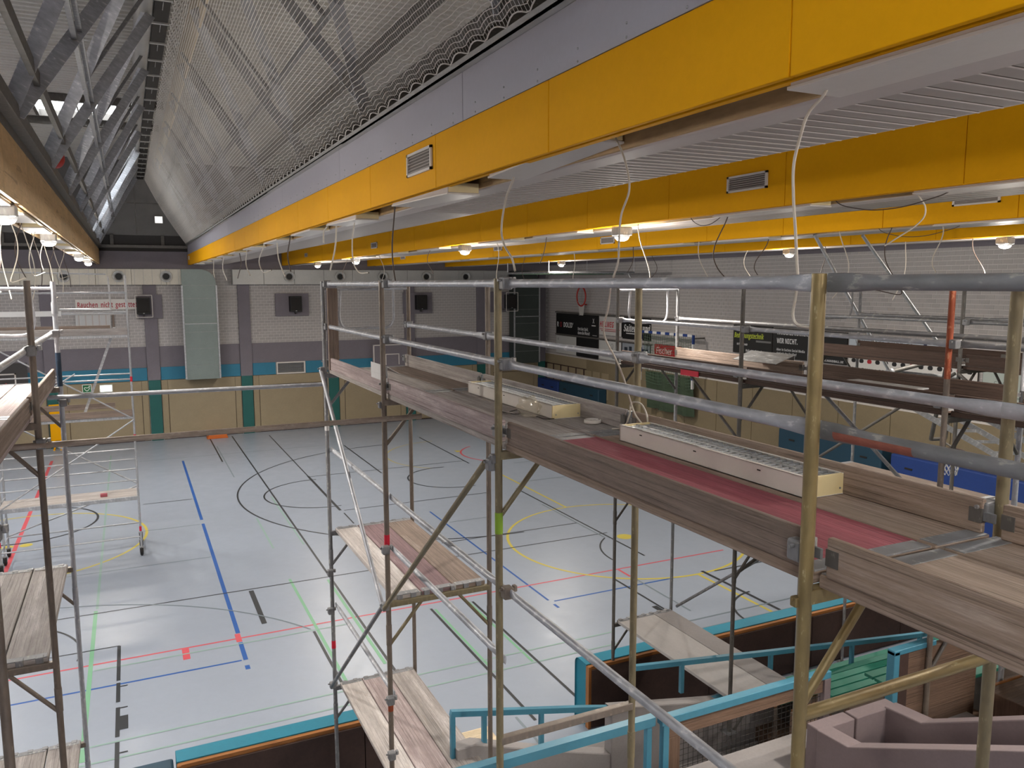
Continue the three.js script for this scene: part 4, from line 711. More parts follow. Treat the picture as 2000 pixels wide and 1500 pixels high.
// scaffold below the timber beam
{
  const g = thing('scaffold', 'dark brown tube scaffold below the timber beam, cut off by the picture edge', 'scaffold');
  const x0 = -0.68, x1 = -1.73, D = [2.0, 4.6, 7.1, 9.5];
  D.forEach((d, i) => { if (!i) return; standard(g, x0, d, 0.0 + (d < 6 ? 2.2 : d < 9 ? 1.2 : 0), 6.63, i < 3 ? M.brown : M.galv, DK); standard(g, x1, d, 0.0 + (d < 6 ? 2.2 : d < 9 ? 1.2 : 0), 6.63, M.brown, DK); for (const y of [DK - 0.05, 3.6]) transom(g, x0, x1, y, d, M.brown); if (i > 1) transom(g, x0, x1, 1.6, d, M.brown); coupler(g, V(x0, 6.1, d - 0.05)); coupler(g, V(x0 + 0.02, 5.38, d - 0.04)); });
  const C = [[-1.69, -1.36], [-1.35, -1.05], [-1.04, -0.73]], C2 = [[-1.69, -1.08], [-1.07, -0.73]];
  for (let i = 0; i < 3; i++) {
    const a = D[i], b = D[i + 1]; planks(g, C2, a, b, DK, [M.woodGrey, M.woodPink]); toeBoard(g, x0 - 0.066, x0 - 0.036, DK, DK + 0.15, a, b, M.woodBrown); toeBoard(g, x1 + 0.04, x1 + 0.07, DK, DK + 0.15, a, b, M.woodBrown);
    part(g, 'guard_rail', rail(V(x0 - 0.042, 6.1, a), V(x0 - 0.042, 6.1, b)), M.galv); part(g, 'guard_rail', rail(V(x1 + 0.042, 6.1, a), V(x1 + 0.042, 6.1, b)), M.galv); part(g, 'guard_rail', rail(V(x1 + 0.042, 6.58, a), V(x1 + 0.042, 6.58, b)), M.galv);
  }
  planks(g, C, 7.1, 9.5, 3.64, [M.woodBrown, M.woodGrey, M.woodGrey]); planks(g, C, 7.1, 9.5, 1.64, [M.woodGrey, M.woodGrey, M.woodGrey]); for (const y of [3.64, 1.64]) for (const d of [7.13, 9.47]) hookStrip(g, x1 + 0.05, x0 - 0.05, y - 0.005, d);
  endGuard(g, x0, x1, 6.62, 9.5, M.galv); part(g, 'coupler_sleeve', tube(V(x0, 6.3, 9.5), V(x0, 6.42, 9.5), 0.031, 18), M.galv);
  part(g, 'tape_mark', tube(V(x0, 5.55, 9.5), V(x0, 5.9, 9.5), 0.0258, 18), plainMat(0x2d4763, 0.2, {}, [3, 3]));
}
// scaffold behind the plank scaffold
{
  const g = thing('scaffold', 'second tube scaffold behind the plank deck with an orange red post', 'scaffold');
  const x0 = 6.29, x1 = 7.34, D = [1.98, 4.54, 7.1, 9.68], dk = 5.5;
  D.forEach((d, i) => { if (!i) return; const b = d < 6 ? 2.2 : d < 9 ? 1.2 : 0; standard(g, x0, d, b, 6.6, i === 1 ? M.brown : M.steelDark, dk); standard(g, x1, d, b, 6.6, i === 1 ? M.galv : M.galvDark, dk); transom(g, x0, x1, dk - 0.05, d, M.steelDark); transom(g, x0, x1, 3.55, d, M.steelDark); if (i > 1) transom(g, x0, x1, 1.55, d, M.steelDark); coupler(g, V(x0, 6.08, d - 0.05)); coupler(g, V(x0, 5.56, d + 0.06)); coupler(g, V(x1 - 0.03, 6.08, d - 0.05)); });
  part(g, 'painted_sleeve', tube(V(x0, 5.78, 4.54), V(x0, 6.58, 4.54), 0.0265, 20), M.rust);
  part(g, 'tape_mark', box(x0 + 0.03, x0 + 0.043, 5.44, 5.51, 7.9, 8.25), M.tapeRed);
  for (let i = 0; i < 3; i++) {
    const a = D[i], b = D[i + 1];
    for (const y of [6.57, 6.08]) { part(g, 'guard_rail', rail(V(x0 + 0.042, y, a), V(x0 + 0.042, y, b)), i ? M.galv : M.galvDark); part(g, 'guard_rail', rail(V(x1 - 0.042, y, a), V(x1 - 0.042, y, b)), M.galvDark); }
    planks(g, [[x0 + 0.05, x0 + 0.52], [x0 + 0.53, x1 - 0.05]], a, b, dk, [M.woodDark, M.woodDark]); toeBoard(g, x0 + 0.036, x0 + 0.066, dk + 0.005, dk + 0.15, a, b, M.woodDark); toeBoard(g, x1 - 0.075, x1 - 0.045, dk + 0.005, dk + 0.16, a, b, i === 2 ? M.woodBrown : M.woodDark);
    if (i) planks(g, [[x0 + 0.05, x0 + 0.52], [x0 + 0.53, x1 - 0.05]], a, b, 3.6, [M.plankPale, M.plankPale]);
  }
  planks(g, [[x0 + 0.05, x0 + 0.68], [x0 + 0.69, x1 - 0.03]], 7.1, 9.68, 1.6, [M.paleBoard ?? (M.paleBoard = plainMat(0xc6c2c0, 0.1, { roughness: 0.7 }, [0.6, 2])), M.concrete]); hookStrip(g, x0 + 0.05, x1 - 0.05, 1.6, 9.65);
  part(g, 'diagonal_brace', tube(V(x1 + 0.05, 1.65, 9.6), V(x1 + 0.05, 3.5, 7.14), 0.022), M.galvDark); part(g, 'diagonal_brace', tube(V(x0 + 0.1, 3.2, 7.12), V(x1 - 0.3, 3.5, 7.12), 0.02), M.steelDark); part(g, 'diagonal_brace', tube(V(x1 + 0.05, 3.6, 7.14), V(x1 + 0.05, 5.4, 9.6), 0.02), M.steelDark); part(g, 'diagonal_brace', tube(V(x1 + 0.05, 3.65, 4.6), V(x1 + 0.05, 5.4, 7.05), 0.022), M.galvDark);
  endGuard(g, x0, x1, 6.56, 9.68, M.galv);
}
// third scaffold
{
  const g = thing('scaffold', 'third tube scaffold with dark toe boards in front of the white brick wall', 'scaffold');
  const x0 = 9.9, x1 = 10.95, D = [1.9, 4.4, 6.98, 9.55], dk = 5.5;
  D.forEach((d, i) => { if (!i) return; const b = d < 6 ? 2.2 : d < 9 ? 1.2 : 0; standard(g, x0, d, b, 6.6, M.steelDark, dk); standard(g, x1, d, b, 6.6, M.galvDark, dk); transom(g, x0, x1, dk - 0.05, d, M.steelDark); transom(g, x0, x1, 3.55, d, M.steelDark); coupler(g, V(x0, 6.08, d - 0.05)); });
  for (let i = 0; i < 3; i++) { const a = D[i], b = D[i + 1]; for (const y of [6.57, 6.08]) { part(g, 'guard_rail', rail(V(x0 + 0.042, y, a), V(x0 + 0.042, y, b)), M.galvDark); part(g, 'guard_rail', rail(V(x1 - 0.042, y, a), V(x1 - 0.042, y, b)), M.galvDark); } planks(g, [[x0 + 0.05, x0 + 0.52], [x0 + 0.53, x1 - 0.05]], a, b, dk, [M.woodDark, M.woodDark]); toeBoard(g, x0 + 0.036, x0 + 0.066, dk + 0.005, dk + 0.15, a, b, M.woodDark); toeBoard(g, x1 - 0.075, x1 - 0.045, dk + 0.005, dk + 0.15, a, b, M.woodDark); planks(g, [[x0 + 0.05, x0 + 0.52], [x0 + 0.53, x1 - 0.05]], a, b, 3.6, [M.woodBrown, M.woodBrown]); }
  part(g, 'diagonal_brace', tube(V(x0 - 0.05, 3.65, 9.5), V(x0 - 0.05, 5.4, 7.0), 0.022), M.steelDark); part(g, 'diagonal_brace', tube(V(x0 - 0.05, 5.4, 6.95), V(x0 - 0.05, 3.65, 4.45), 0.022), M.steelDark);
  endGuard(g, x0, x1, 6.56, 9.55, M.galvDark);
}
// aluminium rolling tower on castors
{
  const g = thing('rolling_tower', 'aluminium rolling scaffold tower on castors standing on the court', 'scaffold tower');
  const xs = [-0.02, -2.95], ds = [21.06, 22.36], dm = 21.68, top = 6.42;
  for (const x of xs) {
    for (const d of [ds[0], dm, ds[1]]) {
      const p = part(g, 'post', tube(V(x, 0.2, d), V(x, d === dm ? 6.0 : top + (d > 22 ? 0.4 : 0), d), 0.0255, 12), M.alu);
      for (const y of [0.62, 2.9, 4.3]) if (d !== dm) part(p, 'tape_mark', tube(V(x, y, d), V(x, y + 0.12, d), 0.0275, 12), M.tapeRed);
      const c = part(g, 'castor', new THREE.TorusGeometry(0.068, 0.04, 10, 24).rotateY(Math.PI / 2).translate(x, 0.109, -d), M.black);
      part(c, 'fork', [rbox(x - 0.045, x - 0.035, 0.08, 0.22, d - 0.03, d + 0.03, 0.004), rbox(x + 0.035, x + 0.045, 0.08, 0.22, d - 0.03, d + 0.03, 0.004), rbox(x - 0.05, x + 0.05, 0.2, 0.225, d - 0.05, d + 0.05, 0.004)], M.galvDark);
      part(c, 'brake_lever', rbox(x - 0.012, x + 0.012, 0.19, 0.21, d - 0.16, d - 0.03, 0.004), M.dark);
    }
    for (let y = 0.48; y < 6.4; y += 0.5) part(g, 'rung', tube(V(x, y, ds[0]), V(x, y, ds[1]), 0.016, 8), M.alu);
  }
  for (const d of ds) for (const y of [0.48, 2.42, 1.9, 4.36, 5.92, 6.4]) part(g, 'rail', tube(V(xs[0], y, d), V(xs[1], y, d), 0.018, 10), M.alu);
  for (const [d, y0, y1, f] of [[ds[0] - 0.03, 1.45, 3.38, 1], [ds[0] - 0.03, 5.32, 3.4, 1], [ds[1] + 0.03, 3.4, 1.5, 1], [ds[1] + 0.03, 0.5, 1.45, 1], [ds[0] - 0.03, 3.4, 5.3, 0.6]]) part(g, 'diagonal_brace', tube(V(xs[1], y0, d), V(xs[1] + (xs[0] - xs[1]) * f, y0 + (y1 - y0) * f, d), 0.018, 10), M.alu);
  for (const y of [1.5, 3.5, 5.45]) {
    part(g, 'platform', rbox(xs[1] + 0.03, xs[0] - 0.03, y - 0.03, y, ds[0] + 0.04, dm + 0.25, 0.005, 'x'), M.woodGrey);
    part(g, 'platform_rail', rbox(xs[1], xs[0], y - 0.1, y - 0.005, ds[0] + 0.0, ds[0] + 0.035, 0.006, 'x'), M.alu);
    if (y > 2) { part(g, 'toe_board', rbox(xs[1], xs[0] - 0.02, y - 0.03, y + 0.13, ds[0] - 0.03, ds[0] - 0.005, 0.005, 'x', 2), y > 5 ? M.woodGrey : M.woodBrown); part(g, 'toe_board', rbox(xs[1], xs[0] - 0.4, y, y + 0.14, ds[1] + 0.03, ds[1] + 0.05, 0.005, 'x', 4), M.woodBrown); }
  }
  const la = V(-0.32, 5.55, 21.75), lb = V(-1.1, 3.45, 21.75), lw = new THREE.Vector3(0.0, 0, -0.36);
  part(g, 'ladder', [bar(la, lb, 0.03, 0.06), bar(la.clone().add(lw), lb.clone().add(lw), 0.03, 0.06), ...[1, 2, 3, 4, 5, 6, 7].map((i) => { const p = la.clone().lerp(lb, i / 8); return tube(p, p.clone().add(lw), 0.015, 8); })], M.alu);
  part(g, 'upper_frame', [tube(V(-3, 6.9, 22.4), V(-0.45, 6.85, 22.4), 0.02, 8), tube(V(-0.4, 6.8, 22.4), V(-0.38, 5.97, 22.4), 0.02, 8), tube(V(-0.38, 5.97, 22.4), V(-1.5, 6, 22.4), 0.02, 8)], M.alu);
}
single('white_board', 'long white board lying across the rolling tower guard rails', 'board', rbox(-3.9, -1.38, 5.88, 6.0, 20.96, 21.0, 0.006, 'x'), M.tapeWhite);
single('timber_block', 'small reddish wood block lying on the lowest platform of the rolling tower', 'block', rbox(-0.85, -0.7, 1.5, 1.57, 21.3, 21.42, 0.006, 'x'), M.woodRed);
// ---------------------------------------------------------------- things lying on the big scaffold's deck
function louvre(d0, d1, x0, x1, label, fins) {
  const g = thing('light_fitting', label, 'light fitting'), y0 = DK + 0.003, y1 = DK + 0.105, t = 0.003;
  part(g, 'housing', [box(x0, x1, y0, y0 + t, d0, d1), box(x0, x0 + 0.012, y0, y1, d0 + 0.012, d1, 'z'), box(x1 - 0.012, x1, y0, y1, d0 + 0.012, d1, 'z'), rbox(x0, x0 + 0.02, y1 - 0.006, y1, d0, d1, 0.002), rbox(x1 - 0.02, x1, y1 - 0.006, y1, d0, d1, 0.002)], M.lampBody);
  part(g, 'end_cap', rbox(x0, x1, y0, y1, d0, d0 + 0.012, 0.003, 'x'), M.cream); part(g, 'end_cap', rbox(x0, x1, y0, y1, d1 - 0.012, d1, 0.003, 'x'), M.cream);
  part(g, 'reflector', box(x0 + 0.012, x1 - 0.012, y0 + 0.02, y0 + 0.024, d0 + 0.01, d1 - 0.01), M.alu);
  const xm = (x0 + x1) / 2; part(g, 'centre_rib', [(() => { const s = new THREE.Shape([[xm - 0.03, y0 + 0.03], [xm + 0.03, y0 + 0.03], [xm + 0.006, y1 - 0.004], [xm - 0.006, y1 - 0.004]].map((q) => new THREE.Vector2(...q))); return metric(new THREE.ExtrudeGeometry(s, { depth: d1 - d0 - 0.03, bevelEnabled: false }).translate(0, 0, -d1 + 0.015), 'z'); })()], M.steel);
  const s = new THREE.Shape([[-0.017, 0], [0.017, 0], [0.004, 0.062], [-0.004, 0.062]].map((q) => new THREE.Vector2(...q)));
  const lg = new THREE.ExtrudeGeometry(s, { depth: (x1 - x0) / 2 - 0.03, bevelEnabled: false }).rotateY(Math.PI / 2);
  for (let i = 0; i < fins; i++) { const d = d0 + 0.05 + i * (d1 - d0 - 0.1) / (fins - 1); for (const xx of [x0 + 0.016, xm + 0.012]) { const m = part(g, 'fin', lg, M.steel); m.position.copy(V(xx, y0 + 0.034, d)); } }
  for (const k of [0.2, 0.52, 0.85]) { const m = part(g, 'slot', box(-0.001, 0.001, -0.003, 0.003, -0.012, 0.012), M.dark); m.position.copy(V(x0 - 0.0005, y1 - 0.03, d0 + (d1 - d0) * k)); }
  for (const x of [x0 + 0.03, x1 - 0.03]) { const m = part(g, 'screw', disc(0.005, 0.004, 10).rotateX(Math.PI / 2), M.steel); m.position.copy(V(x, y0 + 0.03, d0 - 0.001)); }
}
louvre(2.71, 4.3, 2.82, 3.065, 'cream fluorescent light fitting with metal louvres lying partly on the red plank', 34);
louvre(5.2, 6.85, 2.815, 3.065, 'cream fluorescent light fitting behind the crumpled clear plastic on the grey planks', 34);
{ // crumpled clear plastic cover with its wires
  const g = thing('plastic_cover', 'crumpled clear plastic cover with loose black wires on the plank deck', 'plastic cover');
  const s = new THREE.IcosahedronGeometry(0.1, 5), p = s.attributes.position, v = new THREE.Vector3();
  for (let i = 0; i < p.count; i++) { v.fromBufferAttribute(p, i); const q = 1 + 0.16 * Math.sin(v.x * 60 + v.y * 31) * Math.sin(v.y * 57 - v.z * 40) + 0.1 * Math.sin(v.z * 83 + v.x * 22); p.setXYZ(i, v.x * q * 0.78, Math.max(-0.062, v.y * q * 0.85), v.z * q * 1.0); }
  s.computeVertexNormals();
  part(g, 'film', s.translate(2.73, DK + 0.066, -5.42), new THREE.MeshPhysicalMaterial({ color: 0xf6f4ee, transmission: 0.9, thickness: 0, roughness: 0.15, ior: 1.35 }));
  part(g, 'wire', curveTube([V(2.66, DK + 0.01, 5.62), V(2.7, DK + 0.03, 5.56), V(2.68, DK + 0.012, 5.48), V(2.62, DK + 0.01, 5.58), V(2.6, DK + 0.01, 5.7)], 0.003, 40, 6), M.dark);
  part(g, 'wire', curveTube([V(2.74, DK + 0.01, 5.32), V(2.72, DK + 0.02, 5.26), V(2.76, DK + 0.008, 5.2), V(2.82, DK + 0.01, 5.18)], 0.003, 30, 6), M.dark);
  part(g, 'strip', rbox(2.62, 2.68, DK + 0.002, DK + 0.006, 5.56, 5.64, 0.002), M.white);
}
{ // white cap
  const g = thing('junction_cap', 'round white junction cap lying on the planks between the two fittings', 'cap');
  part(g, 'cap', new THREE.LatheGeometry([[0, 0], [0.058, 0], [0.062, 0.006], [0.062, 0.024], [0.057, 0.026], [0.054, 0.012], [0, 0.01]].map((q) => new THREE.Vector2(...q)), 36).translate(3.0, DK + 0.003, -4.93), M.lampBody);
  part(g, 'terminal', rbox(2.985, 3.02, DK + 0.014, DK + 0.03, 4.91, 4.94, 0.004), M.white);
}
{
  const g = thing('sheet_bracket', 'bent white sheet metal bracket resting on the toe board', 'bracket'), sh = new THREE.Shape([[0, 0], [0.004, 0], [0.004, 0.1], [0.12, 0.03], [0.122, 0.034], [0.003, 0.108], [0, 0.108]].map((q) => new THREE.Vector2(...q)));
  part(g, 'sheet', new THREE.ExtrudeGeometry(sh, { depth: 0.55, bevelEnabled: false }).translate(2.11, 5.74, -7.62), M.tapeWhite);
  part(g, 'fold', rbox(2.105, 2.12, 5.7, 5.76, 7.1, 7.6, 0.003), M.tapeWhite);
}
single('folded_sheet', 'bent grey sheet metal cover lying on the second scaffold toe board', 'sheet', new THREE.ExtrudeGeometry(new THREE.Shape([[0, 0], [0.3, 0.1], [0.31, 0.095], [0.3, 0.03], [0.295, 0.03], [0.3, 0.09], [0.005, -0.005]].map((q) => new THREE.Vector2(...q))), { depth: 0.75, bevelEnabled: false }).translate(6.9, 5.64, -7.95), M.steel);
single('folded_sheet', 'grey sheet metal cover with slots hanging over the second scaffold edge near the brass post', 'sheet', [rbox(6.36, 6.39, 5.52, 5.62, 4.95, 5.75, 0.004), rbox(6.36, 6.62, 5.62, 5.635, 4.95, 5.75, 0.004)], M.steel);
// ---------------------------------------------------------------- loose cables
function cable(label, pts, r, m, group) { return single('hanging_cable', label, 'cable', curveTube(pts, r, pts.length * 8, 7), m, group); }
cable('thick pale cable hanging straight in front of the brass coloured post', [V(2.6, 7.668, 2.46), V(2.6, 7.5, 2.45), V(2.6, 7.37, 2.49), V(2.6, 7.3, 2.58), V(2.6, 7.21, 2.62), V(2.6, 7.1, 2.65), V(2.6, 6.97, 2.645), V(2.6, 6.82, 2.625), V(2.6, 6.69, 2.61), V(2.6, 6.6, 2.6), V(2.6, 6.53, 2.61), V(2.6, 6.46, 2.62), V(2.6, 6.425, 2.6), V(2.61, 6.41, 2.53)], 0.0065, M.cable);
cable('long pale cable winding from the ceiling down to the louvred fitting on the deck', [V(2.62, 7.668, 4.16), V(2.62, 7.5, 4.15), V(2.62, 7.45, 4.09), V(2.62, 7.28, 3.97), V(2.62, 7.13, 3.93), V(2.62, 6.99, 4.01), V(2.62, 6.82, 4.03), V(2.63, 6.73, 4.05), V(2.64, 6.59, 4.14), V(2.66, 6.45, 4.2), V(2.69, 6.33, 4.3), V(2.73, 6.25, 4.34), V(2.79, 6.11, 4.3), V(2.86, 5.99, 4.32), V(2.93, 5.86, 4.36), V(2.98, 5.74, 4.36), V(3.0, 5.68, 4.3)], 0.0062, M.cable);
cable('loop of pale cable standing on the planks by the louvred fitting', [V(2.97, 5.6, 4.62), V(3.0, 5.63, 4.52), V(3.01, 5.72, 4.47), V(3.01, 5.8, 4.45), V(3.03, 5.81, 4.38), V(3.04, 5.75, 4.32), V(3.04, 5.68, 4.3), V(3.03, 5.64, 4.28)], 0.0062, M.cable);
const G1 = 'cables hanging from the first yellow beam';
[[[7.4, 5.44], [7.23, 5.59], [7.0, 5.67], [6.89, 5.62], [6.78, 5.48], [6.69, 5.43]], [[7.45, 8.36], [7.01, 8.49], [6.79, 8.47], [6.57, 8.37]], [[7.45, 10.0], [7.14, 10.19], [6.89, 10.17], [6.75, 9.93], [6.73, 9.46]], [[7.45, 11.01], [7.12, 11.11], [6.85, 11.39], [6.79, 11.46]], [[7.45, 11.51], [7.33, 11.81], [7.19, 11.83]], [[7.44, 14.42], [7.09, 14.74], [6.82, 14.5]], [[7.46, 15.79], [7.13, 15.75], [6.78, 15.17], [6.73, 15.02]], [[7.44, 17.37], [7.09, 18.18], [6.87, 17.8], [6.87, 16.59]], [[7.45, 20], [7.1, 20.3], [6.8, 19.7]], [[7.45, 21.5], [7.15, 21.2], [6.75, 22]], [[7.45, 25], [7.1, 25.5], [6.7, 24.5]], [[7.45, 28], [7.0, 28.3], [6.8, 28]]].forEach((c, i) => cable(['thin pinkish cable hanging over the deck rail left of the lamp under the second beam', 'dark topped cable hanging straight down beside the scaffold end post', 'pale cable bending outward at its lower end above the scaffold end rail'][i] ?? ORD[i - 3] + ' loose cable end, counted from the near side, below the first yellow beam', [V(2.62, 7.668, c[0][1]), ...c.map(([y, d]) => V(2.62, y, d))], i < 3 ? 0.008 : 0.011, i % 4 === 1 ? M.cableDark : M.cable, i < 3 ? undefined : G1));
function hang(x, d, len, k, r, m, label, group) { const p = [V(x, 7.668, d)], n = 6; for (let i = 0; i <= n; i++) { const t = i / n; p.push(V(x + 0.06 * Math.sin(k * 3 + t * 4), 7.44 - len * t, d + 0.28 * t * Math.sin(k * 2 + t * 3.4))); } if (k % 3 === 1) p.push(V(x + 0.1, 7.44 - len + 0.04, d + 0.2 + 0.1 * Math.sin(k))); cable(label, p, r, m, group); }
[8.1, 8.9, 9.8, 10.6, 11.3, 12.2, 12.9, 13.8, 14.2, 15.3, 16.1, 17.2, 18.3, 19.6, 21].forEach((d, i) => hang(-1.2, d, [0.8, 0.95, 0.9, 1.0, 0.8, 0.75, 1.1, 0.7, 0.9, 0.6, 1.1, 0.8, 1, 0.7, 0.9][i], i, 0.0065, i % 3 === 2 ? M.cableDark : M.cable, ORD[i] + ' loose cable from the near end hanging under the timber coloured beam', 'cables hanging from the timber beam'));
[5.1, 7.6, 9.4, 12.2, 14.1, 18, 22, 26].forEach((d, i) => hang(6.45, d, [0.5, 0.8, 0.9, 0.5, 0.8, 0.6, 0.8, 0.7][i], i + 2, 0.007, i % 2 ? M.cableDark : M.cable, ORD[i] + ' thin loose cable from the near end below the second yellow beam', 'cables hanging from the second yellow beam'));
[6.2, 7.7, 8.6, 9.5, 11.2, 13, 15.5, 18, 21].forEach((d, i) => hang(10.4, d, [0.9, 0.7, 1.0, 1.1, 0.7, 0.9, 0.6, 0.8, 0.8][i], i + 5, 0.008, i % 2 ? M.cable : M.cableDark, ORD[i] + ' thin loose cable from the near end below the third yellow beam', 'cables hanging from the third yellow beam'));
[7.5, 9.9, 11.4, 13.4, 16, 20].forEach((d, i) => hang(14.22, d, [0.7, 0.8, 1.2, 0.9, 0.8, 0.7][i], i + 3, 0.009, i % 2 ? M.cableDark : M.cable, ORD[i] + ' thin loose cable from the near end below the wall-side yellow beam', 'cables hanging from the wall-side yellow beam'));
for (const [x, d0, d1, sag, lab] of [[6.46, 6.0, 4.7, 0.12, 'thin wire looping along the underside of the second yellow beam near its vent'], [6.46, 8.3, 7.7, 0.1, 'short thin wire loop under the second yellow beam beside the lamp'], [10.4, 8.8, 7.4, 0.14, 'thin wire looping along the underside of the third yellow beam']]) cable(lab, [V(x, 7.668, d0), V(x, 7.42, d0), V(x, 7.4 - sag * 0.8, d0 * 0.75 + d1 * 0.25), V(x, 7.4 - sag, (d0 + d1) / 2), V(x, 7.4 - sag * 0.7, d0 * 0.25 + d1 * 0.75), V(x, 7.42, d1), V(x, 7.668, d1)], 0.005, M.cableDark);
// ---------------------------------------------------------------- court barrier, stand, stairs and railings
function barrier(x0, x1, h, label, o = {}) {
  const g = thing('barrier', label, 'barrier'), d0 = 9.62, d1 = 10.02;
  const sh = new THREE.Shape(); sh.moveTo(-(d0 + 0.1), 0); sh.lineTo(-(d0 + 0.1), h); sh.lineTo(-(d1 - 0.1), h); sh.quadraticCurveTo(-d1, h, -d1, h - 0.1); sh.lineTo(-d1, 0); sh.closePath();
  const e = new THREE.ExtrudeGeometry(sh, { depth: x1 - x0, bevelEnabled: true, bevelSize: 0.02, bevelThickness: 0.03, bevelSegments: 2 }); e.rotateY(-Math.PI / 2).scale(-1, 1, 1);
  // shape was drawn in (z, y): swing it so that the extrusion runs along x
  const p = e.attributes.position; for (let i = 0; i < p.count; i++) { const a = p.getX(i), b = p.getZ(i); p.setXYZ(i, x0 + Math.abs(a), p.getY(i), b); }
  e.computeVertexNormals(); part(g, 'padding', metric(e, 'x'), o.pad ?? M.cyan);
  part(g, 'wood_edge', rbox(x0 + 0.01, x1, h - 0.05, h + 0.004, d0 + 0.02, d0 + 0.1, 0.008, 'x'), M.orangeWood);
  part(g, 'wood_edge', rbox(x0, x0 + 0.05, 0, h, d0 + 0.01, d0 + 0.1, 0.008, 'y'), M.orangeWood);
  for (let x = x0 + 0.05; x < x1; x += 2.2) part(g, 'panel', rbox(x, Math.min(x + 2.19, x1), 0.02, h - 0.05, d0, d0 + 0.06, 0.006, 'x'), M.panelDark);
}
barrier(0.22, 2.75, 0.97, 'turquoise padded court barrier with wooden rim below the lowest scaffold platforms');
barrier(5.84, XR - 0.1, 0.97, 'long turquoise padded court barrier in front of the green benches');
barrier(-6, 0.16, 0.88, 'dark fronted court barrier with an orange wooden rim at the bottom picture edge', { pad: M.mat2 });
{ // stepped stand with green bench boards
  const g = thing('grandstand', 'stepped spectator stand with rows of green bench boards', 'grandstand');
  for (let i = 0; i < 8; i++) { const d = 8.3 - i * 0.78, y = 0.55 + i * 0.47; part(g, 'tier', rbox(6.9, XR - 0.12, 0, y, d - 0.78, d, 0.01, 'x'), M.ply);
    for (let k = 0; k < 3; k++) part(g, 'bench_board', rbox(7.0, XR - 0.15, y + 0.4, y + 0.435, d - 0.16 - k * 0.13 - 0.11, d - 0.16 - k * 0.13, 0.006, 'x'), M.green);
    for (let x = 7.3; x < XR - 0.4; x += 1.9) part(g, 'bench_leg', rbox(x, x + 0.05, y, y + 0.4, d - 0.5, d - 0.18, 0.006), M.steelDark);
    part(g, 'edge_board', rbox(6.95, XR - 0.12, y - 0.06, y + 0.004, d, d + 0.03, 0.006, 'x'), M.orangeWood); }
}
{ // stair flight
  const g = thing('stairs', 'concrete stair flight between the stand and the court opening', 'stairs');
  for (let i = 0; i < 5; i++) part(g, 'step', rbox(3.25, 5.75, 0, 0.17 + i * 0.17, 9.2 - (i + 1) * 0.3, 9.2 - i * 0.3, 0.01, 'x'), M.concrete);
  part(g, 'walkway', box(3.25, 6.88, 0, 0.85, 5.0, 7.25, 'x'), M.concrete); part(g, 'walkway', box(3.25, 4.7, 0, 0.85, 7.25, 7.7, 'x'), M.concrete);
  part(g, 'landing', box(-3, 6.9, 0, 2.6, 3.4, 4.99, 'x'), M.concrete);
}
{
  const g = thing('parapet_wall', 'grey concrete wall carrying the low railing beside the court opening', 'wall');
  const s = new THREE.Shape([[2.86, 0], [2.86, 1.75], [3.05, 1.76], [3.9, 1.46], [5.83, 0.85], [5.83, 0]].map((q) => new THREE.Vector2(...q)));
  part(g, 'wall_body', metric(new THREE.ExtrudeGeometry(s, { depth: 0.14, bevelEnabled: true, bevelSize: 0.01, bevelThickness: 0.01, bevelSegments: 1 }).translate(0, 0, -7.47), 'x'), M.concrete);
}
{
  const g = thing('parapet_wall', 'light grey sloping concrete wall under the rear turquoise railing', 'wall');
  const s = new THREE.Shape([[4.75, 0], [4.75, 1.76], [5.8, 1.57], [7.2, 1.33], [7.2, 0]].map((q) => new THREE.Vector2(...q)));
  part(g, 'wall_body', metric(new THREE.ExtrudeGeometry(s, { depth: 0.14, bevelEnabled: true, bevelSize: 0.01, bevelThickness: 0.01, bevelSegments: 1 }).translate(0, 0, -7.45 + 0.0), 'x'), M.concrete);
}
function railing(label, pts, posts, w = 0.06) {
  const g = thing('railing', label, 'railing'); for (let i = 0; i + 1 < pts.length; i++) part(g, 'handrail', bar(pts[i], pts[i + 1], w, w), M.railBlue);
  for (const [p, h] of posts) part(g, 'post', rbox(p.x - 0.025, p.x + 0.025, p.y - h, p.y, -p.z - 0.025, -p.z + 0.025, 0.004, 'y'), M.railBlue); return g;
}
railing('low turquoise railing with square posts on the grey wall beside the court opening', [V(2.81, 2.14, 7.4), V(4.42, 1.8, 7.4), V(5.42, 1.57, 7.4), V(6.11, 1.47, 7.4), V(7.18, 1.46, 7.4)], [[V(2.83, 2.14, 7.4), 0.6], [V(3.19, 2.05, 7.4), 0.5], [V(3.88, 1.9, 7.4), 0.46], [V(5.0, 1.66, 7.4), 0.55]]);
railing('rear turquoise railing crossing the pale lower platform of the second scaffold', [V(5.25, 2.02, 7.6), V(7.35, 1.77, 7.6), V(10.06, 1.46, 7.6), V(12.5, 1.2, 7.6)], [[V(5.95, 1.94, 7.6), 0.4], [V(7.4, 1.76, 7.6), 0.45], [V(8.9, 1.59, 7.6), 0.5], [V(10.3, 1.43, 7.6), 0.5]]);
railing('thick bright turquoise handrail sloping up at the bottom edge in front of the stairs', [V(1.2, 3.0, 5.15), V(3.75, 3.0, 5.15)], [[V(3.7, 3.0, 5.15), 1.2], [V(1.9, 3.0, 5.15), 1.2]], 0.075);
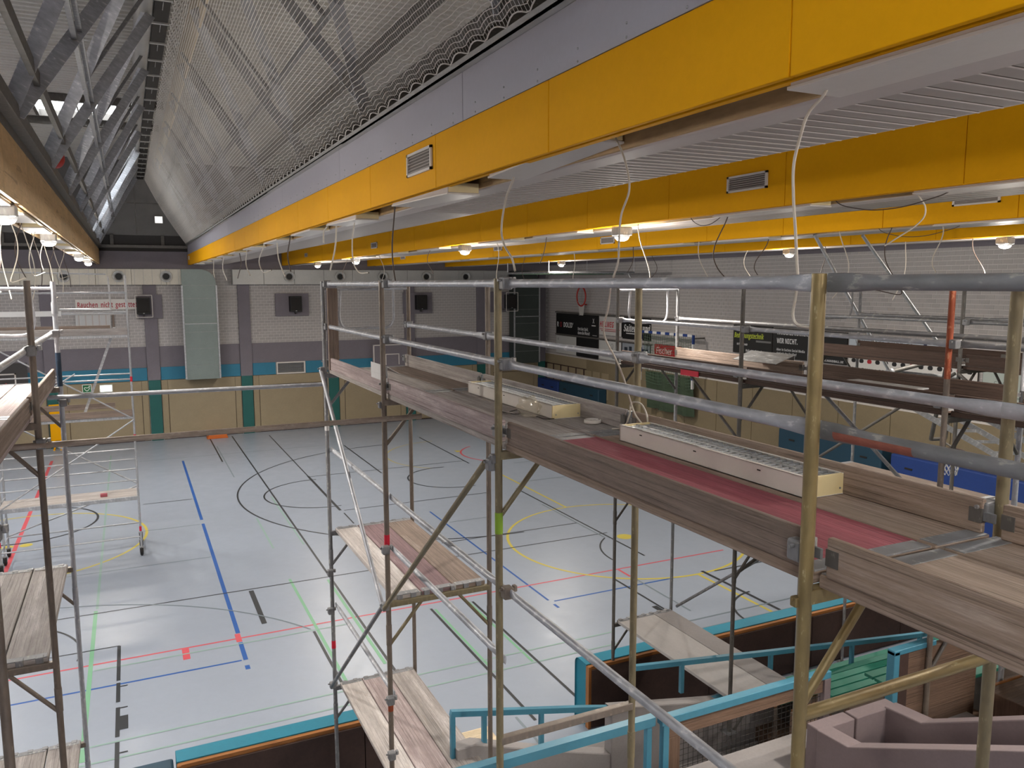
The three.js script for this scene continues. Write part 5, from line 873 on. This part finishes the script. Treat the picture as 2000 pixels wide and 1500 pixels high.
{
  const g = thing('mesh_guard', 'guard panel of square wire mesh in a brown frame beside the brass scaffold post', 'guard panel');
  part(g, 'handrail', rbox(3.78, 5.68, 2.97, 3.04, 5.06, 5.14, 0.008, 'x'), M.railBlue); part(g, 'post', rbox(3.8, 3.86, 1.6, 2.97, 5.07, 5.13, 0.006, 'y'), M.railBlue); part(g, 'post', rbox(5.6, 5.68, 1.8, 2.97, 5.06, 5.14, 0.006, 'y'), M.concreteMauve);
  part(g, 'frame_board', rbox(3.86, 5.6, 2.84, 2.97, 5.08, 5.12, 0.006, 'x'), M.ply); part(g, 'frame_board', rbox(3.86, 3.98, 1.6, 2.84, 5.08, 5.12, 0.006, 'y'), M.ply); part(g, 'frame_board', rbox(3.98, 5.6, 1.6, 2.44, 5.08, 5.12, 0.006, 'x'), M.ply);
  const w = []; for (let x = 4.03; x < 5.6; x += 0.052) w.push(tube(V(x, 2.44, 5.1), V(x, 2.84, 5.1), 0.0022, 5)); for (let y = 2.48; y < 2.84; y += 0.052) w.push(tube(V(3.98, y, 5.105), V(5.6, y, 5.105), 0.0022, 5));
  part(g, 'wire_mesh', w, M.dark, 'stuff');
}
{ // stair cheeks near the viewer
  const cheek = (x, label, pts) => { const g = thing('stair_cheek', label, 'wall'), s = new THREE.Shape(pts.map(([d, y]) => new THREE.Vector2(-d, y))); const e = new THREE.ExtrudeGeometry(s, { depth: 0.13, bevelEnabled: true, bevelSize: 0.012, bevelThickness: 0.012, bevelSegments: 2 }); e.rotateY(-Math.PI / 2).translate(x + 0.07, 0, 0); const p = e.attributes.position, n = e.attributes.normal; for (let i = 0; i < 0; i++) p.getX(i); part(g, 'cheek_wall', metric(e, 'z'), M.concreteMauve); };
  cheek(4.91, 'mauve grey stair side wall with an angled top closest to the viewer', [[4.42, 0], [4.42, 3.0], [4.12, 3.02], [2.86, 3.69], [1.5, 4.4], [1.5, 0]]);
  cheek(5.71, 'mauve grey stair side wall standing behind the first one', [[4.44, 0], [4.44, 3.0], [4.1, 3.03], [3.34, 3.45], [1.5, 4.45], [1.5, 0]]);
  const g = thing('parapet_wall', 'short cross wall with a vertical joint linking the two stair side walls', 'wall');
  part(g, 'wall_body', rbox(4.86, 5.27, 2.2, 3.0, 4.43, 4.56, 0.012, 'x'), M.concreteMauve); part(g, 'wall_body', rbox(5.29, 5.78, 2.2, 3.0, 4.43, 4.56, 0.012, 'x'), M.concreteMauve);
}
{ // side panel of the upper stand
  const g = thing('stand_side_panel', 'plywood side panel edged in light blue at the end of the green benches', 'panel');
  part(g, 'panel', rbox(6.0, 7.0, 2.3, 3.36, 4.56, 4.62, 0.008, 'x'), M.ply); part(g, 'edge', rbox(5.86, 5.93, 2.3, 3.4, 4.55, 4.63, 0.008, 'y'), M.railBlue); part(g, 'edge', rbox(5.86, 6.4, 3.36, 3.41, 4.55, 4.63, 0.008, 'x'), M.railBlue);
  part(g, 'frame_board', rbox(5.93, 6.05, 2.3, 3.36, 4.555, 4.625, 0.006, 'y'), M.panelDark);
}
single('loose_board', 'pale plywood board lying on the court floor behind the low railing', 'board', rbox(3.75, 4.5, 0.02, 0.05, 9.75, 10.3, 0.006, 'x'), M.plankPale2 ?? (M.plankPale2 = woodMat(0xc8b392, 0xe4d4b8, 0xeee0c8, 0)));

settle();
scene.traverse((o) => { if (o.isMesh || o.isInstancedMesh) { o.castShadow = true; o.receiveShadow = true; } });
renderer.render(scene, camera);
